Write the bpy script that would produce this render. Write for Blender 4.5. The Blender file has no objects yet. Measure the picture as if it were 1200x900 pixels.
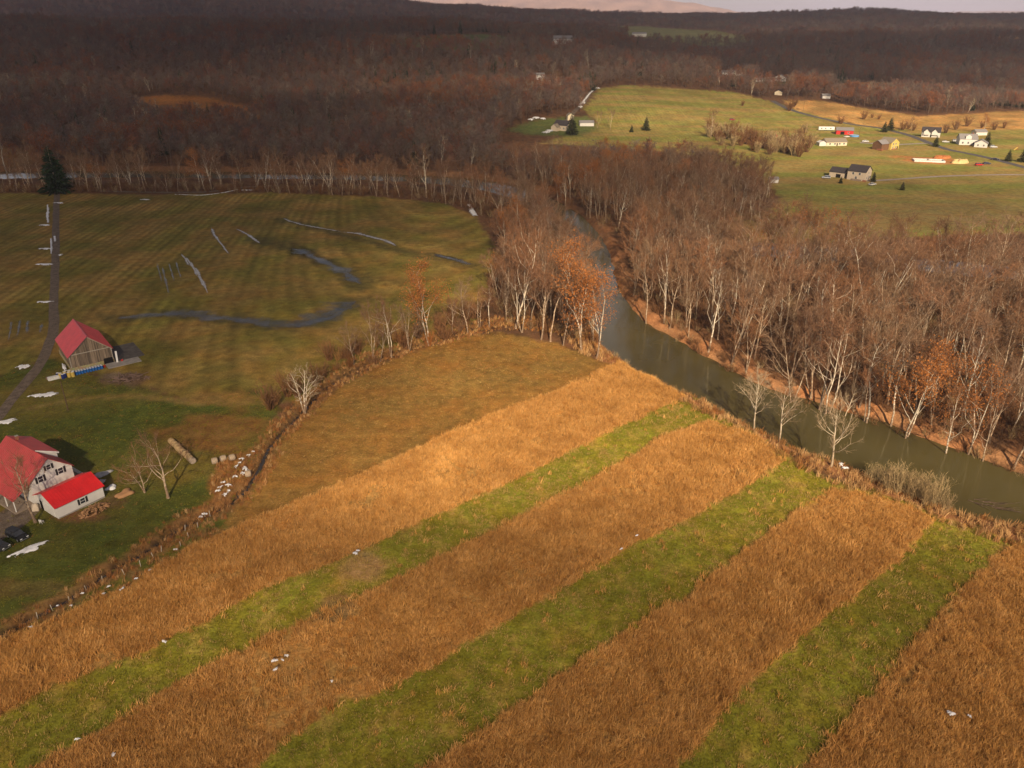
import bpy, bmesh, math, random
import numpy as np
from mathutils import Vector, Matrix
R = math.radians
SC = bpy.context.scene
COL = SC.collection

# ------------------------------------------------------------------ camera
PITCH = 25.0
CAMZ = 90.0
FPX = 913.0
cam_d = bpy.data.cameras.new('camera')
cam_d.sensor_width = 36.0
cam_d.lens = 36.0 * FPX / 1200.0
cam_d.clip_start = 1.0
cam_d.clip_end = 60000.0
cam = bpy.data.objects.new('camera', cam_d)
cam.location = (0, 0, CAMZ)
cam.rotation_euler = (R(90 - PITCH), 0, 0)
COL.objects.link(cam)
SC.camera = cam

# ------------------------------------------------------------------ sky and sun
SUN_AZ = 6.0       # degrees to the right of straight behind the camera
SUN_EL = 31.0
to_sun = Vector((math.sin(R(SUN_AZ)) * math.cos(R(SUN_EL)), -math.cos(R(SUN_AZ)) * math.cos(R(SUN_EL)), math.sin(R(SUN_EL))))
world = bpy.data.worlds.new('World')
SC.world = world
world.use_nodes = True
wn = world.node_tree
wn.nodes.clear()
w_out = wn.nodes.new('ShaderNodeOutputWorld')
w_bg = wn.nodes.new('ShaderNodeBackground')
w_sky = wn.nodes.new('ShaderNodeTexSky')
w_sky.sky_type = 'NISHITA'
w_sky.sun_disc = False
w_sky.sun_elevation = R(SUN_EL)
w_sky.sun_rotation = math.atan2(to_sun.x, to_sun.y)
w_sky.air_density = 1.0
w_sky.dust_density = 1.5
w_bg.inputs['Strength'].default_value = 0.065
# broken cloud cover over the whole sky
w_tc = wn.nodes.new('ShaderNodeTexCoord')
w_map = wn.nodes.new('ShaderNodeMapping')
w_map.inputs['Scale'].default_value = (1.0, 1.0, 4.5)
w_noise = wn.nodes.new('ShaderNodeTexNoise')
w_noise.inputs['Scale'].default_value = 3.2
w_noise.inputs['Detail'].default_value = 8.0
w_noise.inputs['Roughness'].default_value = 0.58
w_ramp = wn.nodes.new('ShaderNodeValToRGB')
w_ramp.color_ramp.elements[0].position = 0.34
w_ramp.color_ramp.elements[0].color = (0, 0, 0, 1)
w_ramp.color_ramp.elements[1].position = 0.60
w_ramp.color_ramp.elements[1].color = (1, 1, 1, 1)
w_mix = wn.nodes.new('ShaderNodeMixRGB')
w_mix.inputs['Color2'].default_value = (7.2, 6.5, 6.8, 1)
wn.links.new(w_tc.outputs['Generated'], w_map.inputs['Vector'])
wn.links.new(w_map.outputs['Vector'], w_noise.inputs['Vector'])
wn.links.new(w_noise.outputs['Fac'], w_ramp.inputs['Fac'])
wn.links.new(w_ramp.outputs['Color'], w_mix.inputs['Fac'])
wn.links.new(w_sky.outputs['Color'], w_mix.inputs['Color1'])
wn.links.new(w_mix.outputs['Color'], w_bg.inputs['Color'])
wn.links.new(w_bg.outputs['Background'], w_out.inputs['Surface'])

sun_d = bpy.data.lights.new('sun', 'SUN')
sun_d.energy = 5.0
sun_d.angle = R(0.6)
sun_d.color = (1.0, 0.81, 0.57)
sun = bpy.data.objects.new('sun', sun_d)
sun.rotation_euler = to_sun.to_track_quat('Z', 'Y').to_euler()
sun.location = (0, -200, 400)
COL.objects.link(sun)

SC.view_settings.view_transform = 'Standard'
SC.view_settings.look = 'None'
SC.view_settings.exposure = 0.52
SC.view_settings.gamma = 1.0
SC.view_settings.use_curve_mapping = False
SC.cycles.max_bounces = 3
SC.cycles.diffuse_bounces = 1
SC.cycles.glossy_bounces = 2
SC.cycles.transmission_bounces = 2
SC.cycles.volume_bounces = 0
SC.cycles.transparent_max_bounces = 8
SC.cycles.use_denoising = True

# ------------------------------------------------------------------ numbers
rng = np.random.default_rng(7)
random.seed(7)

def sstep(t):
    t = np.clip(t, 0.0, 1.0)
    return t * t * (3 - 2 * t)

def wavy(x, y, scale, seed, octaves=3):
    """smooth pseudo-noise in -1..1 from rotated sines"""
    r = np.random.default_rng(seed)
    out = np.zeros(np.broadcast(x, y).shape)
    amp, tot = 1.0, 0.0
    k = 2 * math.pi / scale
    for _ in range(octaves):
        for _ in range(3):
            a = r.uniform(0, 2 * math.pi); p = r.uniform(0, 6.28); p2 = r.uniform(0, 6.28)
            kk = k * r.uniform(0.7, 1.35)
            u = x * math.cos(a) + y * math.sin(a)
            v = -x * math.sin(a) + y * math.cos(a)
            out = out + amp * np.sin(kk * u + p + 1.3 * np.sin(kk * 0.63 * v + p2))
        tot += amp * 2.0
        amp *= 0.5; k *= 2.1
    return np.clip(out / tot, -1, 1)

_VN = np.random.default_rng(99).random((256, 256))
def vnoise(x, y, scale):
    """value noise 0..1"""
    x = np.asarray(x) / scale; y = np.asarray(y) / scale
    xi = np.floor(x).astype(int); yi = np.floor(y).astype(int)
    fx = x - xi; fy = y - yi
    fx = fx * fx * (3 - 2 * fx); fy = fy * fy * (3 - 2 * fy)
    a = _VN[xi % 256, yi % 256]; b = _VN[(xi + 1) % 256, yi % 256]
    c = _VN[xi % 256, (yi + 1) % 256]; d = _VN[(xi + 1) % 256, (yi + 1) % 256]
    return (a * (1 - fx) + b * fx) * (1 - fy) + (c * (1 - fx) + d * fx) * fy

# ------------------------------------------------------------------ terrain
def base_h(x, y):
    x = np.asarray(x, float); y = np.asarray(y, float)
    h = np.zeros(np.broadcast(x, y).shape)
    # wooded hill beyond the river on the left
    h = h + 72 * sstep((y - 640) / 950) * sstep((420 - x) / 700)
    # sloping pasture in the middle
    h = h + 17 * sstep((y - 690) / 330) * np.exp(-(((x - 170) / 260) ** 2))
    # wooded rise on the right
    h = h + 44 * sstep((y - 1020) / 1100) * sstep((x + 100) / 700)
    h = h + 5 * wavy(x, y, 420, 3, 2) * sstep((y - 560) / 500)
    h = h + 11 * wavy(x, y, 900, 5, 2) * sstep((y - 1100) / 900)
    # long ridge, highest on the left
    a = 58 + 100 * sstep((-250 - x) / 900) + 6 * wavy(x, y * 0.2, 1500, 11, 2)
    h = h + a * sstep((y - 2350) / 1150) * (1 - 0.55 * sstep((y - 4200) / 2500))
    # far mountains
    m = 345 * sstep((4500 - x) / 2900) + 45 * wavy(x, y, 3800, 21, 2) + 22 * wavy(x, y, 900, 23, 3)
    h = h + np.clip(m, 0, None) * sstep((y - 9500) / 3500) * sstep((x + 9000) / 4000)
    h = h + 190 * sstep((x - 8500) / 2500) * sstep((y - 13500) / 3000)
    return h

_cp, _sp = math.cos(R(PITCH)), math.sin(R(PITCH))
def place(px, py, z=None):
    """where the land (or the level z) lies that the photograph shows at px, py"""
    dx = (px - 600.0) / FPX; dv = (450.0 - py) / FPX
    d = np.array([dx, _cp + dv * _sp, -_sp + dv * _cp])
    if z is not None:
        t = (z - CAMZ) / d[2]
        return (d[0] * t, d[1] * t)
    t = np.geomspace(40, 25000, 6000)
    f = CAMZ + d[2] * t - base_h(d[0] * t, d[1] * t)
    i = np.argmax(f < 0)
    if f[i] >= 0:
        i = len(t) - 1
    t0, t1 = t[max(i - 1, 0)], t[i]
    for _ in range(24):
        tm = 0.5 * (t0 + t1)
        if CAMZ + d[2] * tm - float(base_h(d[0] * tm, d[1] * tm)) < 0: t1 = tm
        else: t0 = tm
    return (d[0] * t1, d[1] * t1)

def places(pts, z=None):
    return np.array([place(a, b, z) for a, b in pts])

def poly_sd(poly, x, y):
    """signed distance to a closed polygon, negative inside"""
    x = np.asarray(x, float); y = np.asarray(y, float)
    d2 = np.full(x.shape, 1e18); inside = np.zeros(x.shape, bool)
    n = len(poly)
    for i in range(n):
        ax, ay = poly[i]; bx, by = poly[(i + 1) % n]
        ex, ey = bx - ax, by - ay
        L = ex * ex + ey * ey + 1e-12
        t = np.clip(((x - ax) * ex + (y - ay) * ey) / L, 0, 1)
        qx = x - ax - t * ex; qy = y - ay - t * ey
        d2 = np.minimum(d2, qx * qx + qy * qy)
        c = (ay > y) != (by > y)
        if abs(ey) > 1e-12:
            inside ^= c & (x < (bx - ax) * (y - ay) / ey + ax)
    d = np.sqrt(d2)
    return np.where(inside, -d, d)

def line_d(path, x, y):
    x = np.asarray(x, float); y = np.asarray(y, float)
    d2 = np.full(x.shape, 1e18)
    for i in range(len(path) - 1):
        ax, ay = path[i]; bx, by = path[i + 1]
        ex, ey = bx - ax, by - ay
        L = ex * ex + ey * ey + 1e-12
        t = np.clip(((x - ax) * ex + (y - ay) * ey) / L, 0, 1)
        qx = x - ax - t * ex; qy = y - ay - t * ey
        d2 = np.minimum(d2, qx * qx + qy * qy)
    return np.sqrt(d2)

def smooth_line(pts, step=2.0):
    """Catmull-Rom resample"""
    p = np.asarray(pts, float)
    p = np.vstack([2 * p[0] - p[1], p, 2 * p[-1] - p[-2]])
    out = []
    for i in range(1, len(p) - 2):
        n = max(2, int(np.hypot(*(p[i + 1] - p[i])) / step))
        for k in range(n):
            t = k / n
            out.append(0.5 * ((2 * p[i]) + (-p[i - 1] + p[i + 1]) * t + (2 * p[i - 1] - 5 * p[i] + 4 * p[i + 1] - p[i + 2]) * t * t
                              + (-p[i - 1] + 3 * p[i] - 3 * p[i + 1] + p[i + 2]) * t ** 3))
    out.append(p[-2])
    return np.array(out)

# ------------------------------------------------------------------ layout of the land
WATER_Z = -2.4
RIVER_N = [(-260, 222), (-60, 214), (80, 211), (200, 211), (300, 212), (400, 213), (480, 216), (545, 222), (600, 234), (634, 250), (664, 287), (682, 322),
           (694, 367), (708, 408), (755, 442), (826, 474), (877, 503), (938, 530), (998, 555), (1058, 582), (1109, 601), (1160, 614), (1220, 622), (1330, 635)]
RIVER_F = [(1330, 600), (1200, 556), (1100, 521), (1060, 506), (1000, 485), (900, 456), (850, 431), (800, 403), (748, 372), (722, 335), (712, 295),
           (690, 262), (660, 240), (620, 222), (560, 210), (480, 205), (400, 203), (300, 202), (200, 201), (80, 200), (-60, 203), (-260, 208)]
river_poly = np.vstack([smooth_line(places(RIVER_N, WATER_Z), 7.0), smooth_line(places(RIVER_F, WATER_Z), 7.0)])
SLOUGH = [(845, 290), (880, 283), (960, 287), (1050, 297), (1150, 309), (1290, 318), (1290, 331), (1150, 324), (1050, 313), (960, 303), (880, 298)]
slough_poly = places(SLOUGH)
DITCH = [(-120, 815), (0, 743), (40, 719), (75, 702), (120, 672), (150, 655), (190, 630), (225, 608), (262, 592), (288, 570), (303, 547), (320, 515), (345, 490),
         (368, 466), (390, 447), (432, 426), (480, 408), (545, 388), (590, 378), (640, 380), (690, 392)]
ditch_line = smooth_line(places(DITCH), 1.5)

GOLD1 = [(-160, 850), (0, 756), (80, 720), (160, 680), (222, 642), (292, 612), (390, 571), (480, 531), (560, 493), (640, 464), (700, 436), (728, 424), (768, 445), (806, 466),
         (780, 474), (720, 502), (640, 542), (560, 581), (480, 616), (432, 640), (380, 662), (300, 692), (240, 727), (150, 772), (60, 803), (0, 838), (-160, 925)]
GOLD2 = [(-60, 960), (50, 900), (130, 852), (210, 802), (290, 762), (350, 732), (440, 692), (520, 652), (600, 611), (700, 561), (780, 512), (832, 494), (880, 510), (916, 540),
         (870, 571), (800, 611), (730, 642), (640, 700), (560, 746), (500, 781), (440, 812), (400, 822), (330, 868), (295, 902), (190, 985)]
GOLD3 = [(380, 995), (512, 898), (602, 832), (702, 762), (802, 702), (882, 642), (932, 602), (976, 573), (1040, 585), (1094, 607), (1082, 622), (1050, 657), (1000, 692), (940, 742),
         (882, 792), (832, 850), (790, 902), (690, 1020)]
GOLD4 = [(830, 1040), (948, 900), (1000, 842), (1050, 782), (1100, 722), (1140, 682), (1176, 642), (1240, 640), (1340, 655), (1370, 1040)]
GREEN = [(-180, 1010), (-170, 915), (0, 832), (240, 715), (430, 630), (640, 530), (790, 462), (820, 478), (880, 505), (930, 540), (975, 565), (1050, 585), (1100, 605), (1185, 635), (1370, 640),
         (1370, 1060), (300, 1060), (-180, 1060)]
FALLOW = [(255, 622), (270, 600), (296, 575), (310, 548), (328, 518), (352, 493), (375, 472), (398, 452), (440, 430), (485, 412), (545, 394), (590, 390), (650, 402), (705, 424), (728, 428),
          (640, 470), (480, 535), (390, 575), (292, 618)]
LAWN = [(-260, 1000), (-260, 520), (-100, 470), (0, 440), (60, 420), (140, 445), (220, 470), (300, 455), (330, 470), (315, 515), (300, 545), (285, 565), (255, 585), (215, 606), (150, 650), (75, 697), (0, 737), (-120, 806)]
HAY = [(-300, 470), (-300, 232), (-100, 228), (0, 226), (60, 227), (200, 228), (320, 226), (430, 230), (520, 238), (560, 255), (578, 290), (570, 340), (560, 375), (480, 402), (430, 420), (390, 438), (350, 475), (300, 458), (220, 470), (140, 445), (60, 420), (0, 440)]
BRUSH = [(185, 640), (205, 620), (250, 583), (242, 577), (250, 555), (252, 540), (280, 533), (302, 525), (300, 548), (285, 572), (262, 594), (225, 612)]
PASTURE = [(632, 168), (660, 160), (690, 150), (700, 143), (684, 128), (703, 104), (730, 100), (800, 104), (860, 108), (905, 120), (935, 128), (1000, 145), (1060, 152), (1200, 150), (1420, 150), (1420, 272), (1200, 272),
           (1100, 276), (1000, 284), (930, 283), (870, 282), (895, 262), (915, 232), (890, 205), (850, 190), (790, 178), (720, 173)]
TAN1 = [(918, 118), (965, 118), (1020, 128), (1080, 136), (1140, 133), (1200, 130), (1420, 128), (1420, 152), (1200, 152), (1140, 153), (1085, 153), (1030, 150), (985, 141), (940, 131)]
CLEAR = [  # clearings in the wood: polygon, colour
    ([(145, 116), (190, 112), (245, 114), (290, 124), (318, 134), (290, 145), (230, 148), (180, 138)], (0.30, 0.13, 0.035)),
    ([(-60, 176), (0, 172), (45, 182), (50, 192), (0, 196), (-60, 198)], (0.22, 0.13, 0.05)),
    ([(452, 46), (520, 41), (580, 41), (604, 43), (590, 56), (520, 59), (460, 54)], (0.10, 0.13, 0.035)),
    ([(700, 32), (760, 31), (840, 36), (892, 42), (860, 53), (760, 50), (700, 40)], (0.15, 0.15, 0.05)),
    ([(972, 100), (1000, 96), (1050, 97), (1062, 104), (1030, 112), (980, 113)], (0.36, 0.15, 0.05)),
    ([(1150, 41), (1200, 39), (1280, 40), (1280, 46), (1200, 46)], (0.24, 0.13, 0.05)),
    ([(595, 152), (630, 140), (690, 136), (700, 150), (680, 160), (620, 158)], (0.12, 0.15, 0.045)),
    ([(880, 92), (925, 90), (930, 99), (890, 101)], (0.13, 0.13, 0.05)),
]
W = {k: places(v) for k, v in dict(gold1=GOLD1, gold2=GOLD2, gold3=GOLD3, gold4=GOLD4, green=GREEN, fallow=FALLOW, lawn=LAWN, hay=HAY, brush=BRUSH, pasture=PASTURE, tan1=TAN1).items()}
clear_w = [(places(p), c) for p, c in CLEAR]
LANE = [(68, 221), (66, 240), (65, 300), (63, 350), (63, 385), (58, 402), (45, 430), (22, 458), (0, 486), (-40, 540)]
FARLANE = [(-160, 224), (0, 218), (40, 219), (80, 222), (160, 225), (240, 225), (290, 219), (330, 218)]
ROAD = [(905, 118), (925, 128), (960, 138), (1000, 146), (1030, 150), (1060, 157), (1085, 166), (1110, 175), (1140, 181), (1170, 188), (1200, 196), (1300, 224)]
DRIVE2 = [(1015, 212), (1040, 211), (1080, 208), (1120, 206), (1160, 205), (1230, 205), (1330, 207)]
DRIVE3 = [(1008, 167), (1020, 168), (1040, 170), (1060, 169), (1085, 168)]
HILLLANE = [(664, 142), (672, 132), (684, 120), (692, 108), (700, 102)]
lane_w = smooth_line(places(LANE), 1.5)
road_w = smooth_line(places(ROAD), 6)

def ground_h(x, y):
    h = base_h(x, y)
    x = np.asarray(x, float); y = np.asarray(y, float)
    near = y < 900
    if np.any(near):
        xs, ys = x[near], y[near]
        hh = h[near]
        sd = poly_sd(river_poly, xs, ys) + 0.8 * wavy(xs, ys, 17, 31, 2)
        bank = sstep((sd + 2.0) / 6.0)
        hh = hh * bank + (1 - bank) * -4.0
        sl = poly_sd(slough_poly, xs, ys)
        hh = hh - 0.9 * (1 - sstep((sl + 3) / 7.0))
        dd = line_d(ditch_line[::3], xs, ys) + 0.35 * wavy(xs, ys, 7, 8, 2)
        hh = hh - 1.0 * (1 - sstep(dd / 1.7))
        # gentle unevenness of the fields
        hh = hh + 0.10 * wavy(xs, ys, 23, 14, 3) * bank
        h = h.copy(); h[near] = hh
    return h

# ------------------------------------------------------------------ materials
MATS = {}
class NT:
    def __init__(s, name):
        s.m = bpy.data.materials.new(name); s.m.use_nodes = True
        s.t = s.m.node_tree; s.t.nodes.clear()
        s.out = s.n('ShaderNodeOutputMaterial')
        MATS[name] = s.m
    def n(s, typ, **kw):
        o = s.t.nodes.new(typ)
        for k, v in kw.items():
            if k in o.inputs: s.set(o.inputs[k], v)
            else: setattr(o, k, v)
        return o
    def set(s, sock, v):
        if isinstance(v, bpy.types.NodeSocket): s.t.links.new(v, sock)
        elif isinstance(v, tuple) and len(v) == 3 and sock.type == 'RGBA': sock.default_value = (*v, 1)
        else: sock.default_value = v
    def noise(s, scale, detail=4, vec=None, rough=0.55):
        o = s.n('ShaderNodeTexNoise'); s.set(o.inputs['Scale'], scale); s.set(o.inputs['Detail'], detail); s.set(o.inputs['Roughness'], rough)
        if vec is not None: s.set(o.inputs['Vector'], vec)
        return o.outputs['Fac']
    def coord(s, which='Object'):
        return s.n('ShaderNodeTexCoord').outputs[which]
    def mapr(s, v, a, b, c=0.0, d=1.0):
        o = s.n('ShaderNodeMapRange'); s.set(o.inputs['Value'], v)
        for k, q in zip(('From Min', 'From Max', 'To Min', 'To Max'), (a, b, c, d)): s.set(o.inputs[k], q)
        return o.outputs['Result']
    def mix(s, f, a, b, typ='MIX'):
        o = s.n('ShaderNodeMixRGB', blend_type=typ)
        s.set(o.inputs['Fac'], f); s.set(o.inputs['Color1'], a); s.set(o.inputs['Color2'], b)
        return o.outputs['Color']
    def math(s, op, a, b=0.0):
        o = s.n('ShaderNodeMath', operation=op); s.set(o.inputs[0], a); s.set(o.inputs[1], b)
        return o.outputs['Value']
    def bsdf(s, color, rough=0.9, spec=0.15, metal=0.0, bump=None, bump_d=0.1, bump_s=0.6):
        o = s.n('ShaderNodeBsdfPrincipled')
        s.set(o.inputs['Base Color'], color); s.set(o.inputs['Roughness'], rough)
        s.set(o.inputs['Specular IOR Level'], spec); s.set(o.inputs['Metallic'], metal)
        if bump is not None:
            b = s.n('ShaderNodeBump'); s.set(b.inputs['Height'], bump); s.set(b.inputs['Distance'], bump_d); s.set(b.inputs['Strength'], bump_s)
            s.t.links.new(b.outputs['Normal'], o.inputs['Normal'])
        s.t.links.new(o.outputs['BSDF'], s.out.inputs['Surface'])
        return o

def simple(name, c, rough=0.8, spec=0.2, var=0.25, scale=1.5, metal=0.0, bump=0.0):
    if name in MATS: return MATS[name]
    t = NT(name)
    f = t.noise(scale, 5, t.coord())
    lo = tuple(v * (1 - var) for v in c); hi = tuple(min(v * (1 + var), 0.95) for v in c)
    t.bsdf(t.mix(t.mapr(f, 0.3, 0.7), lo, hi), rough, spec, metal, bump=f if bump else None, bump_d=bump)
    return t.m

def ground_material():
    t = NT('ground_cover')
    co = t.coord('Object')
    col = t.n('ShaderNodeAttribute', attribute_name='cover').outputs['Color']
    rowc = t.n('ShaderNodeAttribute', attribute_name='rowc').outputs['Fac']
    rowa = t.n('ShaderNodeAttribute', attribute_name='rowa').outputs['Fac']
    n1 = t.noise(0.035, 4, co); n2 = t.noise(0.35, 5, co); n3 = t.noise(2.2, 4, co)
    f = t.math('MULTIPLY', t.mapr(n1, 0.3, 0.7, 0.78, 1.22), t.mapr(n2, 0.3, 0.7, 0.72, 1.28))
    f = t.math('MULTIPLY', f, t.mapr(n3, 0.3, 0.7, 0.7, 1.3))
    # mowing and drilling rows, broken up
    wob = t.math('ADD', rowc, t.math('MULTIPLY', n2, 1.6))
    s1 = t.math('SINE', t.math('MULTIPLY', wob, 2 * math.pi / 3.1))
    s2 = t.math('SINE', t.math('MULTIPLY', wob, 2 * math.pi / 11.3))
    s = t.math('ADD', t.math('MULTIPLY', s1, 0.6), t.math('MULTIPLY', s2, 0.5))
    s = t.math('MULTIPLY', s, t.mapr(n1, 0.35, 0.7, 0.2, 1.0))
    s = t.math('ADD', 1.0, t.math('MULTIPLY', t.math('MULTIPLY', s, rowa), 0.34))
    f = t.math('MULTIPLY', f, s)
    hue = t.mix(t.mapr(t.noise(0.12, 5, co), 0.42, 0.68), (1, 1, 1), (1.15, 0.96, 0.86))
    c = t.mix(1.0, col, hue, 'MULTIPLY')
    comb = t.n('ShaderNodeCombineXYZ')
    for k in 'XYZ': t.set(comb.inputs[k], f)
    c = t.mix(1.0, c, comb.outputs['Vector'], 'MULTIPLY')
    h = t.math('ADD', t.math('MULTIPLY', n3, 0.5), n2)
    t.bsdf(c, 0.95, 0.05, bump=h, bump_d=0.35, bump_s=0.7)
    return t.m

def water_material(name, base, rough, bump_scale, bump_s, spec=0.5, stretch=(1, 1, 1)):
    t = NT(name)
    mp = t.n('ShaderNodeMapping'); mp.inputs['Scale'].default_value = stretch
    t.t.links.new(t.coord('Object'), mp.inputs['Vector'])
    f = t.noise(bump_scale, 3, mp.outputs['Vector'])
    murk = t.noise(0.03, 3, t.coord('Object'))
    c = t.mix(t.mapr(murk, 0.35, 0.65), tuple(v * 0.8 for v in base), tuple(v * 1.2 for v in base))
    t.bsdf(c, rough, spec, bump=f, bump_d=0.05, bump_s=bump_s)
    return t.m

def ragged(name, c, rough, spec, scale=0.9, bias=0.62, bump=0.05, soft=0.06, top=1.0):
    """thin patch whose rim frays into the grass"""
    t = NT(name); co = t.coord('Object')
    f = t.noise(scale, 6, co, 0.62); e = t.n('ShaderNodeAttribute', attribute_name='edge').outputs['Fac']
    g = t.noise(2.0, 4, co)
    col = t.mix(t.mapr(g, 0.3, 0.7), tuple(v * 0.85 for v in c), tuple(min(0.9, v * 1.1) for v in c))
    b = t.bsdf(col, rough, spec, bump=g, bump_d=bump, bump_s=0.3)
    a = t.mapr(t.math('ADD', f, t.math('MULTIPLY', t.math('SUBTRACT', 1.0, e), 0.42)), bias, bias + soft)
    a = t.math('MULTIPLY', a, t.mapr(t.noise(4.5, 3, co), 0.30, 0.55, top - 0.45 if soft > 0.1 else 1.0, top))
    tr = t.n('ShaderNodeBsdfTransparent'); mx = t.n('ShaderNodeMixShader'); t.set(mx.inputs['Fac'], a)
    t.t.links.new(tr.outputs['BSDF'], mx.inputs[1]); t.t.links.new(b.outputs['BSDF'], mx.inputs[2]); t.t.links.new(mx.outputs['Shader'], t.out.inputs['Surface'])
    return t.m

def bark_material(name, low, high, pale, blotch=0.5):
    """rough bark; flaking to pale patches higher up (pale) as sycamores do"""
    t = NT(name)
    co = t.coord('Object')
    sep = t.n('ShaderNodeSeparateXYZ'); t.t.links.new(co, sep.inputs['Vector'])
    n1 = t.noise(1.4, 4, co); n2 = t.noise(6.0, 3, co)
    base = t.mix(t.mapr(n2, 0.3, 0.7), low, high)
    rnd = t.n('ShaderNodeObjectInfo').outputs['Random']
    up = t.mapr(sep.outputs['Z'], 1.0, 7.0, -0.25, 0.45)
    k = t.mapr(t.math('ADD', n1, t.math('MULTIPLY', up, blotch)), 0.48, 0.62)
    c = t.mix(k, base, pale)
    c = t.mix(1.0, c, t.mix(rnd, (0.8, 0.8, 0.8), (1.15, 1.12, 1.08)), 'MULTIPLY')
    t.bsdf(c, 0.9, 0.1, bump=n2, bump_d=0.03)
    return t.m

def rnd_material(name, cols, rough=0.85, spec=0.1, trans=0.0, per_island=True, var=0.35, patch=0.0):
    """colour picked per instance, then varied per blade or leaf"""
    t = NT(name)
    r1 = t.n('ShaderNodeObjectInfo').outputs['Random']
    ramp = t.n('ShaderNodeValToRGB')
    el = ramp.color_ramp.elements
    while len(el) < len(cols): el.new(0.5)
    for i, c in enumerate(cols):
        el[i].position = i / max(1, len(cols) - 1); el[i].color = (*c, 1)
    t.set(ramp.inputs['Fac'], r1)
    c = ramp.outputs['Color']
    if per_island:
        r2 = t.n('ShaderNodeNewGeometry').outputs['Random Per Island']
        c = t.mix(1.0, c, t.mix(r2, (1 - var,) * 3, (1 + var, 1 + var * 0.9, 1 + var * 0.75)), 'MULTIPLY')
    if patch:
        ps = t.n('ShaderNodeNewGeometry').outputs['Position']
        c = t.mix(1.0, c, t.mix(t.mapr(t.noise(0.16, 4, ps), 0.32, 0.68), (1 - patch, 1 - patch * 1.25, 1 - patch * 1.5), (1 + patch * 0.6, 1 + patch * 0.7, 1 + patch * 0.9)), 'MULTIPLY')
    b = t.bsdf(c, rough, spec)
    if trans:
        tr = t.n('ShaderNodeBsdfTranslucent'); t.set(tr.inputs['Color'], c)
        mx = t.n('ShaderNodeMixShader'); mx.inputs['Fac'].default_value = trans
        t.t.links.new(b.outputs['BSDF'], mx.inputs[1]); t.t.links.new(tr.outputs['BSDF'], mx.inputs[2])
        t.t.links.new(mx.outputs['Shader'], t.out.inputs['Surface'])
    return t.m

# ------------------------------------------------------------------ mesh helpers
def link(name, me, parent=None, loc=None, rz=None):
    o = bpy.data.objects.new(name, me); COL.objects.link(o)
    if parent: o.parent = parent
    if loc is not None: o.location = loc
    if rz is not None: o.rotation_euler = (0, 0, rz)
    return o

def tag(o, label=None, cat=None, group=None, kind=None):
    if label: o['label'] = label
    if cat: o['category'] = cat
    if group: o['group'] = group
    if kind: o['kind'] = kind
    return o

def mesh_np(name, v, f, mat=None, smooth=False):
    """mesh from numpy vertex array and triangle / quad array (fast path)"""
    me = bpy.data.meshes.new(name)
    v = np.asarray(v, np.float32); f = np.asarray(f, np.int32)
    me.vertices.add(len(v)); me.vertices.foreach_set('co', v.ravel())
    k = f.shape[1]
    me.loops.add(f.size); me.loops.foreach_set('vertex_index', f.ravel())
    me.polygons.add(len(f)); me.polygons.foreach_set('loop_start', np.arange(0, f.size, k, dtype=np.int32))
    if smooth: me.polygons.foreach_set('use_smooth', np.ones(len(f), bool))
    me.update(calc_edges=True)
    if mat: me.materials.append(MATS[mat] if isinstance(mat, str) else mat)
    return me

class MB:
    """collects solid shapes into one mesh"""
    def __init__(s): s.v = []; s.f = []
    def add(s, vs, fs):
        b = len(s.v); s.v += [tuple(p) for p in vs]; s.f += [tuple(i + b for i in q) for q in fs]
        return s
    def box(s, x0, x1, y0, y1, z0, z1):
        return s.add([(x0, y0, z0), (x1, y0, z0), (x1, y1, z0), (x0, y1, z0), (x0, y0, z1), (x1, y0, z1), (x1, y1, z1), (x0, y1, z1)],
                     [(3, 2, 1, 0), (4, 5, 6, 7), (0, 1, 5, 4), (1, 2, 6, 5), (2, 3, 7, 6), (3, 0, 4, 7)])
    def hexa(s, p):   # 8 points, bottom ring then top ring
        return s.add(p, [(3, 2, 1, 0), (4, 5, 6, 7), (0, 1, 5, 4), (1, 2, 6, 5), (2, 3, 7, 6), (3, 0, 4, 7)])
    def prism(s, prof, axis, a, b):
        """profile (list of 2D) extruded along 'x' or 'y' from a to b"""
        n = len(prof)
        def P(q, t): return (t, q[0], q[1]) if axis == 'x' else (q[0], t, q[1]) if axis == 'y' else (q[0], q[1], t)
        vs = [P(q, a) for q in prof] + [P(q, b) for q in prof]
        fs = [tuple(range(n))[::-1], tuple(range(n, 2 * n))] + [(i, (i + 1) % n, n + (i + 1) % n, n + i) for i in range(n)]
        return s.add(vs, fs)
    def cyl(s, p0, p1, r0, r1=None, n=10):
        r1 = r0 if r1 is None else r1
        a, b = Vector(p0), Vector(p1); d = (b - a).normalized()
        u = d.orthogonal().normalized(); w = d.cross(u)
        vs = [a + (u * math.cos(2 * math.pi * i / n) + w * math.sin(2 * math.pi * i / n)) * r0 for i in range(n)]
        vs += [b + (u * math.cos(2 * math.pi * i / n) + w * math.sin(2 * math.pi * i / n)) * r1 for i in range(n)]
        return s.add(vs, [tuple(range(n))[::-1], tuple(range(n, 2 * n))] + [(i, (i + 1) % n, n + (i + 1) % n, n + i) for i in range(n)])
    def mesh(s, name, mat, bevel=0.0):
        me = bpy.data.meshes.new(name); me.from_pydata(s.v, [], s.f)
        bm = bmesh.new(); bm.from_mesh(me)
        bmesh.ops.recalc_face_normals(bm, faces=bm.faces)
        if bevel:
            bmesh.ops.bevel(bm, geom=bm.edges[:], offset=bevel, segments=2, affect='EDGES', clamp_overlap=True)
        bm.to_mesh(me); bm.free()
        me.materials.append(MATS[mat] if isinstance(mat, str) else mat)
        return me
    def build(s, name, mat, parent=None, bevel=0.0, loc=None, rz=None):
        return link(name, s.mesh(name, mat, bevel), parent, loc, rz)

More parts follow.
